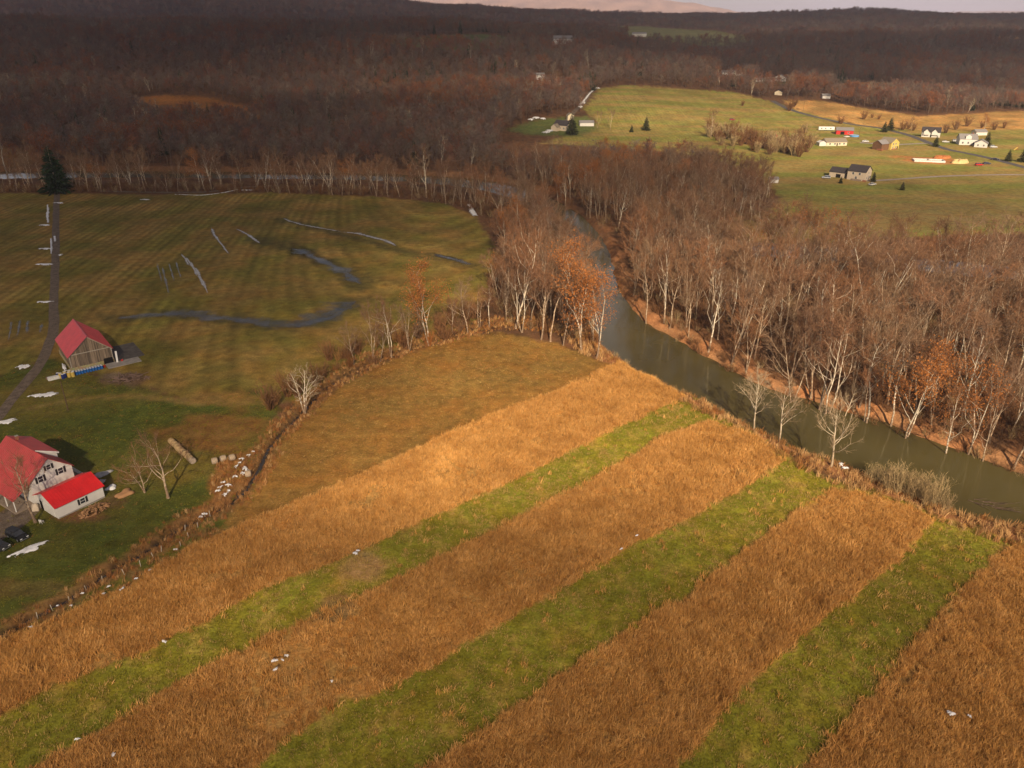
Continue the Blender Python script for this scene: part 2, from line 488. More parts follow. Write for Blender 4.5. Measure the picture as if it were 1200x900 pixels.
def empty(name, loc, rz=0.0):
    o = bpy.data.objects.new(name, None); o.empty_display_size = 0.5
    COL.objects.link(o); o.location = loc; o.rotation_euler = (0, 0, rz)
    return o

def gz(x, y): return float(ground_h(np.array([x]), np.array([y]))[0])
def on(px, py):
    x, y = place(px, py); return (x, y, gz(x, y))

# ------------------------------------------------------------------ the land
ground_material()
def build_ground():
    ang = np.concatenate([np.arange(-75, -41, 1.0), np.arange(-41, 41, 0.16), np.arange(41, 75.5, 1.0)])
    rad = np.geomspace(38, 24000, 690)
    A, Rr = np.meshgrid(np.radians(ang), rad)
    X = (Rr * np.sin(A)); Y = (Rr * np.cos(A))
    x, y = X.ravel(), Y.ravel()
    z = ground_h(x, y)
    na, nr = len(ang), len(rad)
    i = np.arange(nr - 1)[:, None] * na + np.arange(na - 1)[None, :]
    q = np.stack([i, i + 1, i + na + 1, i + na], -1).reshape(-1, 4)
    me = mesh_np('ground', np.stack([x, y, z], 1), q[:, ::-1], 'ground_cover', True)
    # what grows where
    n_big = wavy(x, y, 60, 41, 3); n_mid = wavy(x, y, 14, 42, 3); n_sm = (vnoise(x, y, 1.3) - 0.5) * 2
    col = np.empty((len(x), 3)); col[:] = (0.125, 0.068, 0.036)
    col *= (1 + 0.25 * n_mid)[:, None]
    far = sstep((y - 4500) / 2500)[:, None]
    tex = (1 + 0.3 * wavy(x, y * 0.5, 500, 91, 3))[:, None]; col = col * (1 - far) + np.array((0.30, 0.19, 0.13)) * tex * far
    rowa = np.zeros(len(x)); rowc = x.copy()
    def lay(poly, c, edge=1.5, wob=1.0, c2=None, n=None):
        nonlocal col
        bb = (x > poly[:, 0].min() - 25) & (x < poly[:, 0].max() + 25) & (y > poly[:, 1].min() - 25) & (y < poly[:, 1].max() + 25)
        m = np.zeros(len(x))
        sd = poly_sd(poly, x[bb], y[bb]) + wob * (0.7 * n_mid[bb] + 0.6 * n_sm[bb])
        m[bb] = sstep(0.5 - sd / edge)
        cc = np.empty((len(x), 3)); cc[:] = c
        if c2 is not None:
            k = sstep(0.5 + 0.9 * n)[:, None]
            cc = cc * (1 - k) + np.array(c2) * k
        col = col * (1 - m[:, None]) + cc * m[:, None]
        return m
    m = lay(W['pasture'], (0.215, 0.225, 0.050), 6, 5, (0.30, 0.22, 0.075), wavy(x * 0.35, y * 1.7, 70, 77, 3)); rowa += 0.5 * m * (y > 650)
    m = lay(W['tan1'], (0.50, 0.29, 0.10), 8, 5, (0.33, 0.21, 0.07), n_big)
    for p, c in clear_w:
        lay(p, c, 12, 5)
    m = lay(W['hay'], (0.165, 0.142, 0.028), 3, 2.0, (0.255, 0.170, 0.047), 0.6 * n_big + 0.5 * wavy(x, y, 30, 5, 2)); rowa += m
    rowc = np.where(m > 0, np.hypot((x + 40) * 1.0, (y - 760) * 0.16), rowc)
    lay(W['lawn'], (0.075, 0.092, 0.016), 4, 2.0, (0.145, 0.120, 0.027), 0.9 * n_big - 0.15)
    # dry leaves along wood edges and the bare river bank
    near = (y < 900)
    sdr = np.full(len(x), 1e3); sdr[near] = poly_sd(river_poly, x[near], y[near])
    k = (sstep((9 + 3 * n_mid - sdr) / 6) * (sdr > -6))[:, None]
    k = k * (1 - 0.75 * sstep((y - 330) / 80))[:, None]; col = col * (1 - k) + np.array((0.33, 0.165, 0.075)) * k  # bank orange faded along the upper river, its shade put into the colour
    k = sstep((1.2 - sdr) / 2)[:, None]
    col = col * (1 - k) + np.array((0.16, 0.085, 0.04)) * k
    lay(np.vstack([ditch_line[:int(len(ditch_line) * 0.45):4], W['gold1'][6:0:-1]]), (0.20, 0.125, 0.045), 2, 1.0, (0.11, 0.12, 0.02), wavy(x, y, 8, 19, 2))
    lay(W['fallow'], (0.255, 0.142, 0.036), 1.6, 1.0, (0.225, 0.136, 0.036), n_big)
    m = lay(W['green'], (0.225, 0.215, 0.024), 2, 1.2, (0.36, 0.27, 0.055), wavy(x, y, 9, 15, 3) - 0.5); 
    ux, uy = math.cos(R(40)), math.sin(R(40))
    rowc = np.where(m > 0.3, -x * uy * 1.0 + y * ux, rowc); rowa = np.maximum(rowa, 0.25 * m)
    for g in ('gold1', 'gold2', 'gold3', 'gold4'):
        lay(W[g], (0.42, 0.24, 0.075), 1.5, 0.9)
    lay(W['brush'], (0.24, 0.115, 0.035), 2, 1.2)
    dd = np.full(len(x), 1e3); nn = (y < 420)
    dd[nn] = line_d(ditch_line[::3], x[nn], y[nn])
    k = (0.9 * sstep((3.4 + 1.2 * n_mid - dd) / 2.0))[:, None]
    col = col * (1 - k) + np.array((0.22, 0.12, 0.045)) * k
    k = (sstep((0.9 - dd) / 0.7))[:, None]
    col = col * (1 - k) + np.array((0.035, 0.025, 0.018)) * k
    # bare earth: building plot on the far side, worn yard, wheel tracks
    for path, wd in (([(130, 374), (160, 371), (200, 368), (230, 369), (265, 374), (300, 378), (340, 380), (370, 378), (392, 370), (408, 360), (418, 352)], 7), ([(300, 280), (340, 290), (370, 302), (395, 314), (412, 325), (424, 335)], 8),
                     ([(330, 258), (402, 275), (466, 292), (520, 304), (560, 314)], 6)):
        td = np.full(len(x), 1e3); qq = (y > 190) & (y < 460) & (x < 20); td[qq] = line_d(smooth_line(places(path), 4), x[qq], y[qq])
        k = (0.7 * sstep((wd + 3 * n_mid - td) / 5))[:, None]
        col = col * (1 - k) + np.array((0.075, 0.07, 0.024)) * k
    def spot(px, py, rx, ry, c, s=0.5):
        nonlocal col
        cx, cy = place(px, py)
        d = np.hypot((x - cx) / rx, (y - cy) / ry) + 0.3 * n_mid
        k = (s * sstep((1.1 - d) / 0.5))[:, None]
        col = col * (1 - k) + np.array(c) * k
    spot(1092, 188, 22, 16, (0.48, 0.19, 0.075), 0.95); spot(1058, 184, 14, 8, (0.42, 0.18, 0.07), 0.7)
    spot(1160, 194, 18, 8, (0.30, 0.16, 0.07), 0.6); spot(1005, 180, 40, 6, (0.30, 0.20, 0.08), 0.6)
    spot(1000, 258, 70, 26, (0.26, 0.19, 0.07), 0.65); spot(1160, 250, 80, 30, (0.27, 0.20, 0.075), 0.7); spot(905, 268, 30, 14, (0.24, 0.17, 0.06), 0.6)
    spot(250, 505, 14, 12, (0.20, 0.10, 0.03), 0.8); spot(265, 467, 14, 5, (0.25, 0.15, 0.045), 0.8)
    spot(140, 445, 9, 5, (0.17, 0.12, 0.08), 0.9); spot(92, 605, 6, 2.5, (0.17, 0.09, 0.045), 0.9); spot(130, 588, 4, 3, (0.15, 0.09, 0.04), 0.8)
    spot(20, 690, 10, 3, (0.14, 0.10, 0.035), 0.6); spot(422, 668, 4.5, 5, (0.42, 0.27, 0.12), 0.9); spot(395, 715, 4.5, 4.5, (0.24, 0.15, 0.06), 0.9)
    track = smooth_line(places([(40, 478), (80, 470), (120, 465), (160, 464), (200, 469), (235, 474)]), 2)
    td = line_d(track, x, np.clip(y, -1e4, 300)); k = (0.6 * sstep((2.2 + 0.8 * n_mid - td) / 1.8) * (y < 300))[:, None]
    col = col * (1 - k) + np.array((0.26, 0.18, 0.06)) * k
    col = np.clip(col, 0.01, 0.8)
    for nm, arr, typ in (('rowc', rowc, 'FLOAT'), ('rowa', np.clip(rowa, 0, 1), 'FLOAT')):
        a = me.attributes.new(nm, typ, 'POINT'); a.data.foreach_set('value', arr.astype(np.float32))
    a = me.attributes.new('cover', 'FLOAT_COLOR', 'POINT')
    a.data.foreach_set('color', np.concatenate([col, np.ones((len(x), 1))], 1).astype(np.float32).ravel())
    o = link('ground', me)
    tag(o, 'rolling farmland with mown fields, leaf litter and far wooded hills', kind='structure')
build_ground()

water_material('river_water', (0.075, 0.062, 0.022), 0.11, 0.5, 0.10, 0.30, (1, 1, 1))
water_material('puddle_water', (0.075, 0.062, 0.045), 0.12, 1.2, 0.05, 0.3)
def flat_poly(name, poly, z, mat, label, kind='structure', cat=None, group=None):
    bm = bmesh.new()
    vs = [bm.verts.new((p[0], p[1], z)) for p in poly]
    f = bm.faces.new(vs); bm.normal_update()
    if f.normal.z < 0: f.normal_flip()
    bmesh.ops.triangulate(bm, faces=bm.faces)
    me = bpy.data.meshes.new(name); bm.to_mesh(me); bm.free(); me.materials.append(MATS[mat])
    return tag(link(name, me), label, cat, group, kind)
def widen(poly, d):
    n = len(poly); out = []
    for i in range(n):
        t = poly[(i + 1) % n] - poly[i - 1]; t = t / (np.hypot(*t) + 1e-9)
        out.append(poly[i] + d * np.array((-t[1], t[0])))
    a = np.array(out)
    return a
half = len(smooth_line(places(RIVER_N, WATER_Z), 7.0))
rp = river_poly
def ribbon(name, path, width, dz, mat, label, kind='structure', cat=None, group=None, wob=0.0, z=None, parent=None, crown=0.0, seed=0):
    """strip that follows the land"""
    p = np.asarray(path); r = np.random.default_rng(seed)
    t = np.gradient(p, axis=0); t /= np.hypot(t[:, 0], t[:, 1])[:, None] + 1e-9
    nrm = np.stack([-t[:, 1], t[:, 0]], 1)
    w = np.broadcast_to(np.asarray(width, float), (len(p),)) * 0.5
    q = np.arange(len(p)); jl, jr = [w * (1 + wob * np.interp(q, np.arange(0, len(p) + 5, 4), r.uniform(-1, 1, len(np.arange(0, len(p) + 5, 4))))) for _ in (0, 1)]
    cols = [p + nrm * jl[:, None], p + nrm * jl[:, None] * 0.5, p, p - nrm * jr[:, None] * 0.5, p - nrm * jr[:, None]]
    V = np.stack(cols, 1).reshape(-1, 2)
    zz = (ground_h(V[:, 0], V[:, 1]) if z is None else np.full(len(V), z)) + dz
    if crown:
        zz = zz + np.tile([0, crown * 0.8, crown, crown * 0.8, 0], len(p))
    k = np.arange(len(p) - 1)[:, None] * 5 + np.arange(4)[None, :]
    q = np.stack([k, k + 1, k + 6, k + 5], -1).reshape(-1, 4)
    me = mesh_np(name, np.column_stack([V, zz]), q[:, ::-1], mat, True)
    s = np.linspace(0, 1, len(p)); end = np.clip(1 - np.minimum(s, 1 - s) * len(p) / 4, 0, 1)
    ed = np.maximum(np.tile([1, 0.5, 0, 0.5, 1], len(p)), np.repeat(end, 5))
    me.attributes.new('edge', 'FLOAT', 'POINT').data.foreach_set('value', ed.astype(np.float32))
    o = link(name, me, parent)
    return tag(o, label, cat, group, kind)
def river_strip():
    n = smooth_line(places(RIVER_N, WATER_Z), 7.0); f = smooth_line(places(RIVER_F, WATER_Z)[::-1], 7.0)
    def resample(p, m):
        s = np.concatenate([[0], np.cumsum(np.hypot(*np.diff(p, axis=0).T))]); q = np.linspace(0, s[-1], m)
        return np.stack([np.interp(q, s, p[:, 0]), np.interp(q, s, p[:, 1])], 1)
    m = 160; n = resample(n, m); f = resample(f, m)
    c = 0.5 * (n + f); a = c + (n - c) * 1.25 ; b = c + (f - c) * 1.25
    a += 3.0 * (n - c) / (np.hypot(*(n - c).T)[:, None] + 1e-6); b += 3.0 * (f - c) / (np.hypot(*(f - c).T)[:, None] + 1e-6)
    V = np.concatenate([a, b]); k = np.arange(m - 1)
    q = np.stack([k, k + 1, k + m + 1, k + m], 1)
    me = mesh_np('river', np.column_stack([V, np.full(len(V), WATER_Z)]), q, 'river_water', True)
    tag(link('river', me), 'calm olive green river bending between wooded banks', kind='structure')
river_strip()
flat_poly('slough', slough_poly, -0.42, 'puddle_water', 'shallow grey water lying behind the riverside wood')

# ------------------------------------------------------------------ plants: meshes shared by all copies
bark_material('sycamore_bark', (0.20, 0.13, 0.085), (0.32, 0.23, 0.155), (0.66, 0.58, 0.46), 0.42)
bark_material('grey_bark', (0.19, 0.125, 0.08), (0.32, 0.22, 0.145), (0.50, 0.39, 0.28), 0.25)
bark_material('pale_bark', (0.30, 0.22, 0.14), (0.46, 0.37, 0.26), (0.66, 0.56, 0.42), 0.4)
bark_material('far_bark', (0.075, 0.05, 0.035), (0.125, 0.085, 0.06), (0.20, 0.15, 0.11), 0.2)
rnd_material('twig', [(0.16, 0.080, 0.045), (0.22, 0.125, 0.07), (0.27, 0.125, 0.06), (0.19, 0.115, 0.075), (0.25, 0.16, 0.095)])
rnd_material('pale_twig', [(0.30, 0.21, 0.13), (0.40, 0.31, 0.20)])
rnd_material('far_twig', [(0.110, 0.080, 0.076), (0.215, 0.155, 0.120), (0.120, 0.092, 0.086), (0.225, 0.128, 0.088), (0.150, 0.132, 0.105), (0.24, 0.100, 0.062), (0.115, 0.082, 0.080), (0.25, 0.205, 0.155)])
rnd_material('rust_leaf', [(0.33, 0.115, 0.032), (0.42, 0.17, 0.05), (0.36, 0.135, 0.04)], trans=0.25)
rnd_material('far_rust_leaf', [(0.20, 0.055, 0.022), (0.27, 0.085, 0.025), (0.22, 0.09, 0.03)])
rnd_material('needles', [(0.018, 0.036, 0.014), (0.034, 0.055, 0.02)])
rnd_material('cedar_green', [(0.035, 0.045, 0.018), (0.075, 0.075, 0.03)])
rnd_material('gold_blade', [(0.66, 0.340, 0.090), (0.77, 0.43, 0.140), (0.70, 0.375, 0.105), (0.82, 0.49, 0.18), (0.60, 0.28, 0.068)], trans=0.34, var=0.26, patch=0.18)
rnd_material('green_blade', [(0.205, 0.200, 0.020), (0.29, 0.255, 0.034), (0.24, 0.222, 0.027)], trans=0.35, var=0.25, patch=0.12)
rnd_material('straw_blade', [(0.56, 0.38, 0.13), (0.50, 0.33, 0.10)], trans=0.3, var=0.18)
rnd_material('weed_stem', [(0.20, 0.085, 0.032), (0.33, 0.145, 0.045), (0.28, 0.15, 0.06), (0.42, 0.22, 0.075), (0.36, 0.13, 0.035)], trans=0.15)
rnd_material('bank_reed', [(0.46, 0.27, 0.11), (0.58, 0.37, 0.17), (0.40, 0.20, 0.08), (0.52, 0.30, 0.12)], trans=0.2)
rnd_material('fallen_leaf_brush', [(0.15, 0.075, 0.036), (0.22, 0.105, 0.045), (0.18, 0.10, 0.055)])
rnd_material('willow_twig', [(0.32, 0.22, 0.11), (0.42, 0.31, 0.16), (0.27, 0.18, 0.10)])

class Grow:
    """grows one bare tree: limbs as tapered tubes, twigs as thin blades"""
    def __init__(s, seed):
        s.r = np.random.default_rng(seed)
        s.tv, s.tf, s.cv, s.cf, s.lv, s.lf = [], [], [], [], [], []
    def tube(s, pts, rad, n, V, F):
        base = len(V); k = len(pts)
        for i, p in enumerate(pts):
            d = pts[min(i + 1, k - 1)] - pts[max(i - 1, 0)]; d = d / (np.linalg.norm(d) + 1e-9)
            u = np.cross(d, (0.31, 0.2, 0.93) if abs(d[2]) < 0.9 else (1, 0.1, 0)); u /= np.linalg.norm(u); w = np.cross(d, u)
            for j in range(n):
                a = 2 * math.pi * j / n
                V.append(p + (u * math.cos(a) + w * math.sin(a)) * rad[i])
        for i in range(k - 1):
            for j in range(n):
                a, b = base + i * n + j, base + i * n + (j + 1) % n
                F.append((a, b, b + n)); F.append((a, b + n, a + n))
    def path(s, p, d, L, k, bend, up):
        pts = [np.array(p, float)]; d = np.array(d, float)
        for _ in range(k):
            d = d + s.r.normal(0, bend, 3) + np.array((0, 0, up)); d /= np.linalg.norm(d)
            pts.append(pts[-1] + d * L / k)
        return pts, d
    def off(s, d, ang):
        """direction at ang from d, random side"""
        v = s.r.normal(0, 1, 3); v -= d * np.dot(v, d); v /= np.linalg.norm(v) + 1e-9
        return d * math.cos(ang) + v * math.sin(ang)
    def blade(s, p, d, L, w, V, F):
        q = s.r.normal(0, 1, 3); q = np.cross(d, q); q /= np.linalg.norm(q) + 1e-9
        b = len(V); V += [p - q * w * 0.5, p + q * w * 0.5, p + d * L]; F.append((b, b + 1, b + 2))
    def twigs(s, pts, n, L, w, up=0.15):
        k = len(pts) - 1
        for _ in range(n):
            t = s.r.uniform(0.15, 1.0) * k; i = min(int(t), k - 1)
            p = pts[i] + (pts[i + 1] - pts[i]) * (t - i)
            d = pts[i + 1] - pts[i]; d = d / (np.linalg.norm(d) + 1e-9)
            e = s.off(d, s.r.uniform(0.3, 1.0)) + np.array((0, 0, up)); e /= np.linalg.norm(e)
            l = L * s.r.uniform(0.5, 1.2)
            s.blade(p, e, l, w, s.cv, s.cf)
            for _ in range(2):
                s.blade(p + e * l * s.r.uniform(0.3, 0.8), s.off(e, s.r.uniform(0.3, 0.8)), l * 0.6, w * 0.7, s.cv, s.cf)
    def leaves(s, p, n, rad, size):
        for _ in range(n):
            c = p + s.r.normal(0, rad, 3); a = s.r.normal(0, 1, 3); a /= np.linalg.norm(a); b = np.cross(a, s.r.normal(0, 1, 3)); b /= np.linalg.norm(b) + 1e-9
            q = size * s.r.uniform(0.6, 1.3); i = len(s.lv)
            s.lv += [c - a * q, c + b * q * 0.6, c + a * q, c - b * q * 0.6]; s.lf += [(i, i + 1, i + 2), (i, i + 2, i + 3)]

def tree_mesh(seed, H, stems=1, limbs=8, first=0.35, limb_ang=(0.5, 0.95), up=0.10, spread=0.40, r0=None, branch=5, twig=9, tw=0.055, bark='grey_bark', tmat='twig', leaf=0, leafmat='rust_leaf', lsize=0.17, lean=0.06, bend=0.09, nt=6, tl=1.5):
    """returns (trunk mesh, crown mesh) of a bare tree, base at the origin"""
    g = Grow(seed); r = g.r
    r0 = r0 or H * 0.016
    for st in range(stems):
        a = r.uniform(0, 6.28) + st * 2 * math.pi / stems
        out = lean if stems == 1 else r.uniform(0.14, 0.34)
        d0 = np.array((math.cos(a) * out, math.sin(a) * out, 1.0)); d0 /= np.linalg.norm(d0)
        L = H * (0.86 if stems == 1 else r.uniform(0.72, 0.9))
        k = 9
        pts, _ = g.path((0, 0, -0.4), d0, L, k, bend * 0.55, 0.05)
        rr = r0 * (1.0 if stems == 1 else 0.72)
        rad = [rr * (1.45 if i == 0 else (1 - 0.90 * (i / k) ** 0.9)) + 0.015 for i in range(k + 1)]
        g.tube(pts, rad, nt, g.tv, g.tf)
        nl = limbs if stems == 1 else max(4, int(limbs * 0.7))
        for j in range(nl):
            t = (first + (0.98 - first) * (j + r.uniform(0, 0.8)) / nl) * k; i = min(int(t), k - 1)
            p = pts[i] + (pts[i + 1] - pts[i]) * (t - i)
            dd = pts[i + 1] - pts[i]; dd = dd / np.linalg.norm(dd)
            ld = g.off(dd, r.uniform(*limb_ang))
            ll = H * spread * (1.15 - 0.75 * t / k) * r.uniform(0.75, 1.2)
            lp, _ = g.path(p, ld, ll, 5, bend * 1.6, up)
            lr = rad[i] * 0.52
            g.tube(lp, [max(lr * (1 - 0.85 * q / 5), 0.02) for q in range(6)], max(3, nt - 2), g.tv, g.tf)
            for m in range(branch):
                t2 = r.uniform(0.25, 1.0) * 5; i2 = min(int(t2), 4)
                p2 = lp[i2] + (lp[i2 + 1] - lp[i2]) * (t2 - i2)
                d2 = lp[i2 + 1] - lp[i2]; d2 = d2 / np.linalg.norm(d2)
                bp, _ = g.path(p2, g.off(d2, r.uniform(0.35, 0.9)), ll * r.uniform(0.28, 0.5), 3, bend * 1.8, up * 1.3)
                g.tube(bp, [max(lr * 0.42 * (1 - 0.25 * q), 0.018) for q in range(4)], 3, g.cv, g.cf)
                g.twigs(bp, twig, tl * H / 22, tw)
                if leaf: g.leaves(bp[-1], leaf, 0.85 * H / 22, lsize); g.leaves(bp[1], leaf // 2, 0.75 * H / 22, lsize)
            g.twigs(lp, twig, tl * H / 22, tw)
        g.twigs(pts[5:], twig * 2, tl * H / 20, tw)
    tm = mesh_np('trunk', np.array(g.tv), np.array(g.tf), bark, True)
    cv, cf = np.array(g.cv), np.array(g.cf)
    nc = len(cf)
    if g.lf:
        cf = np.vstack([cf, np.array(g.lf) + len(cv)]); cv = np.vstack([cv, np.array(g.lv)])
    cm = mesh_np('crown', cv, cf, tmat)
    if g.lf:
        cm.materials.append(MATS[leafmat])
        mi = np.zeros(len(cf), np.int32); mi[nc:] = 1; cm.polygons.foreach_set('material_index', mi)
    return tm, cm

def joined(*meshes):
    """one mesh out of several, materials kept"""
    bm = bmesh.new(); mats = []
    out = bpy.data.meshes.new('plant')
    V, F, MI = [], [], []; off = 0
    for me in meshes:
        v = np.empty(len(me.vertices) * 3, np.float32); me.vertices.foreach_get('co', v); v = v.reshape(-1, 3)
        f = np.empty(len(me.loops), np.int32); me.loops.foreach_get('vertex_index', f); f = f.reshape(-1, 3)
        mi = np.empty(len(me.polygons), np.int32); me.polygons.foreach_get('material_index', mi)
        V.append(v); F.append(f + off); MI.append(mi + len(mats)); mats += list(me.materials); off += len(v)
    bm.free(); bpy.data.meshes.remove(out)
    out = mesh_np('plant', np.vstack(V), np.vstack(F))
    for m in mats: out.materials.append(m)
    out.polygons.foreach_set('material_index', np.concatenate(MI).astype(np.int32))
    return out

def conifer_mesh(seed, H, mat='needles', wide=0.24):
    g = Grow(seed); r = g.r
    g.tube([np.array((0, 0, z)) for z in (-0.3, H * 0.5, H * 0.97)], [H * 0.018, H * 0.010, 0.02], 6, g.tv, g.tf)
    n = int(26 + H)
    for i in range(n):
        z = H * (0.06 + 0.92 * (i / n)); rad = H * wide * (1 - (i / n)) ** 0.8 + 0.12
        for j in range(9):
            a = r.uniform(0, 6.28); d = np.array((math.cos(a), math.sin(a), r.uniform(-0.35, 0.1)))
            L = rad * r.uniform(0.65, 1.15); p = np.array((0, 0, z))
            for q in range(5):
                g.blade(p + d * L * q / 6, g.off(d / np.linalg.norm(d), r.uniform(0.15, 0.6)), L * 0.42, L * 0.16, g.cv, g.cf)
    return mesh_np('trunk', np.array(g.tv), np.array(g.tf), 'grey_bark', True), mesh_np('crown', np.array(g.cv), np.array(g.cf), mat)

def shrub_mesh(seed, H, stems=16, tw=0.035, mat='willow_twig', out=0.45, twig=7):
    g = Grow(seed); r = g.r
    for _ in range(stems):
        a = r.uniform(0, 6.28); o = r.uniform(0.05, out); b = r.uniform(0, H * 0.12)
        pts, _ = g.path((math.cos(a) * b, math.sin(a) * b, -0.1), np.array((math.cos(a) * o, math.sin(a) * o, 1.0)), H * r.uniform(0.6, 1.0), 4, 0.10, 0.03)
        g.tube(pts, [tw * 0.6, tw * 0.5, tw * 0.4, tw * 0.3, 0.008], 3, g.cv, g.cf)
        g.twigs(pts, twig, H * 0.22, tw * 0.7, 0.3)
    return mesh_np('shrub', np.array(g.cv), np.array(g.cf), mat)

def tuft_mesh(seed, H, n, rad, w, mat, droop=0.35, seg=2):
    """clump of bent grass blades"""
    r = np.random.default_rng(seed); V, F = [], []
    for _ in range(n):
        a = r.uniform(0, 6.28); q = rad * math.sqrt(r.uniform()); b = np.array((math.cos(a) * q, math.sin(a) * q, -0.05))
        a2 = r.uniform(0, 6.28); h = H * r.uniform(0.65, 1.1); o = r.uniform(0.1, droop) * h
        side = np.array((-math.sin(a2 + 0.5), math.cos(a2 + 0.5), 0)) * w * r.uniform(0.6, 1.3) * 0.5
        m = b + np.array((math.cos(a2) * o * 0.35, math.sin(a2) * o * 0.35, h * 0.62)); t = b + np.array((math.cos(a2) * o, math.sin(a2) * o, h))
        i = len(V); V += [b - side, b + side, m + side, m - side, t]
        F += [(i, i + 1, i + 2), (i, i + 2, i + 3), (i + 3, i + 2, i + 4)]
    return mesh_np('tuft', np.array(V), np.array(F), mat)

# ------------------------------------------------------------------ scattered stuff
def scatter(name, pts, rot, scl, idx, protos, label):
    c = bpy.data.collections.new(name + '_sources')
    for i, me in enumerate(protos):
        c.objects.link(bpy.data.objects.new('%s_source_%02d' % (name, i), me))
    n = len(pts)
    me = bpy.data.meshes.new(name); me.vertices.add(n); me.vertices.foreach_set('co', np.asarray(pts, np.float32).ravel())
    a = me.attributes.new('rot', 'FLOAT_VECTOR', 'POINT'); a.data.foreach_set('vector', np.asarray(rot, np.float32).ravel())
    a = me.attributes.new('scl', 'FLOAT_VECTOR', 'POINT'); s = np.asarray(scl, np.float32)
    if s.ndim == 1: s = np.repeat(s[:, None], 3, 1)
    a.data.foreach_set('vector', s.ravel())
    a = me.attributes.new('idx', 'INT', 'POINT'); a.data.foreach_set('value', np.asarray(idx, np.int32))
    o = link(name, me); tag(o, label, kind='stuff')
    ng = bpy.data.node_groups.new(name, 'GeometryNodeTree')
    ng.interface.new_socket('Geometry', in_out='INPUT', socket_type='NodeSocketGeometry')
    ng.interface.new_socket('Geometry', in_out='OUTPUT', socket_type='NodeSocketGeometry')
    gi, go = ng.nodes.new('NodeGroupInput'), ng.nodes.new('NodeGroupOutput')
    ip = ng.nodes.new('GeometryNodeInstanceOnPoints'); ci = ng.nodes.new('GeometryNodeCollectionInfo')
    ci.inputs['Collection'].default_value = c; ci.inputs['Separate Children'].default_value = True; ci.inputs['Reset Children'].default_value = True
    ip.inputs['Pick Instance'].default_value = True
    def attr(nm, typ):
        q = ng.nodes.new('GeometryNodeInputNamedAttribute'); q.data_type = typ; q.inputs['Name'].default_value = nm
        return next(x for x in q.outputs if x.enabled and x.name == 'Attribute')
    e = ng.nodes.new('FunctionNodeEulerToRotation')
    L = ng.links.new
    L(gi.outputs[0], ip.inputs['Points']); L(ci.outputs[0], ip.inputs['Instance'])
    L(attr('idx', 'INT'), ip.inputs['Instance Index'])
    L(attr('rot', 'FLOAT_VECTOR'), e.inputs[0]); L(e.outputs[0], ip.inputs['Rotation'])
    L(attr('scl', 'FLOAT_VECTOR'), ip.inputs['Scale']); L(ip.outputs[0], go.inputs[0])
    md = o.modifiers.new('scatter', 'NODES'); md.node_group = ng
    return o

def fill(poly, density, margin=0.0, seed=0):
    """random points inside a polygon"""
    r = np.random.default_rng(seed)
    lo, hi = poly.min(0), poly.max(0)
    n = int((hi[0] - lo[0]) * (hi[1] - lo[1]) * density)
    p = r.uniform(lo, hi, (n, 2))
    return p[poly_sd(poly, p[:, 0], p[:, 1]) < -margin]
def in_view(p, pad=12.0, ymin=45):
    """keep what stands in or a little beside the view"""
    depth = p[:, 1] * _cp + CAMZ * _sp
    return (np.abs(p[:, 0]) < depth * 0.70 + pad) & (p[:, 1] > ymin)

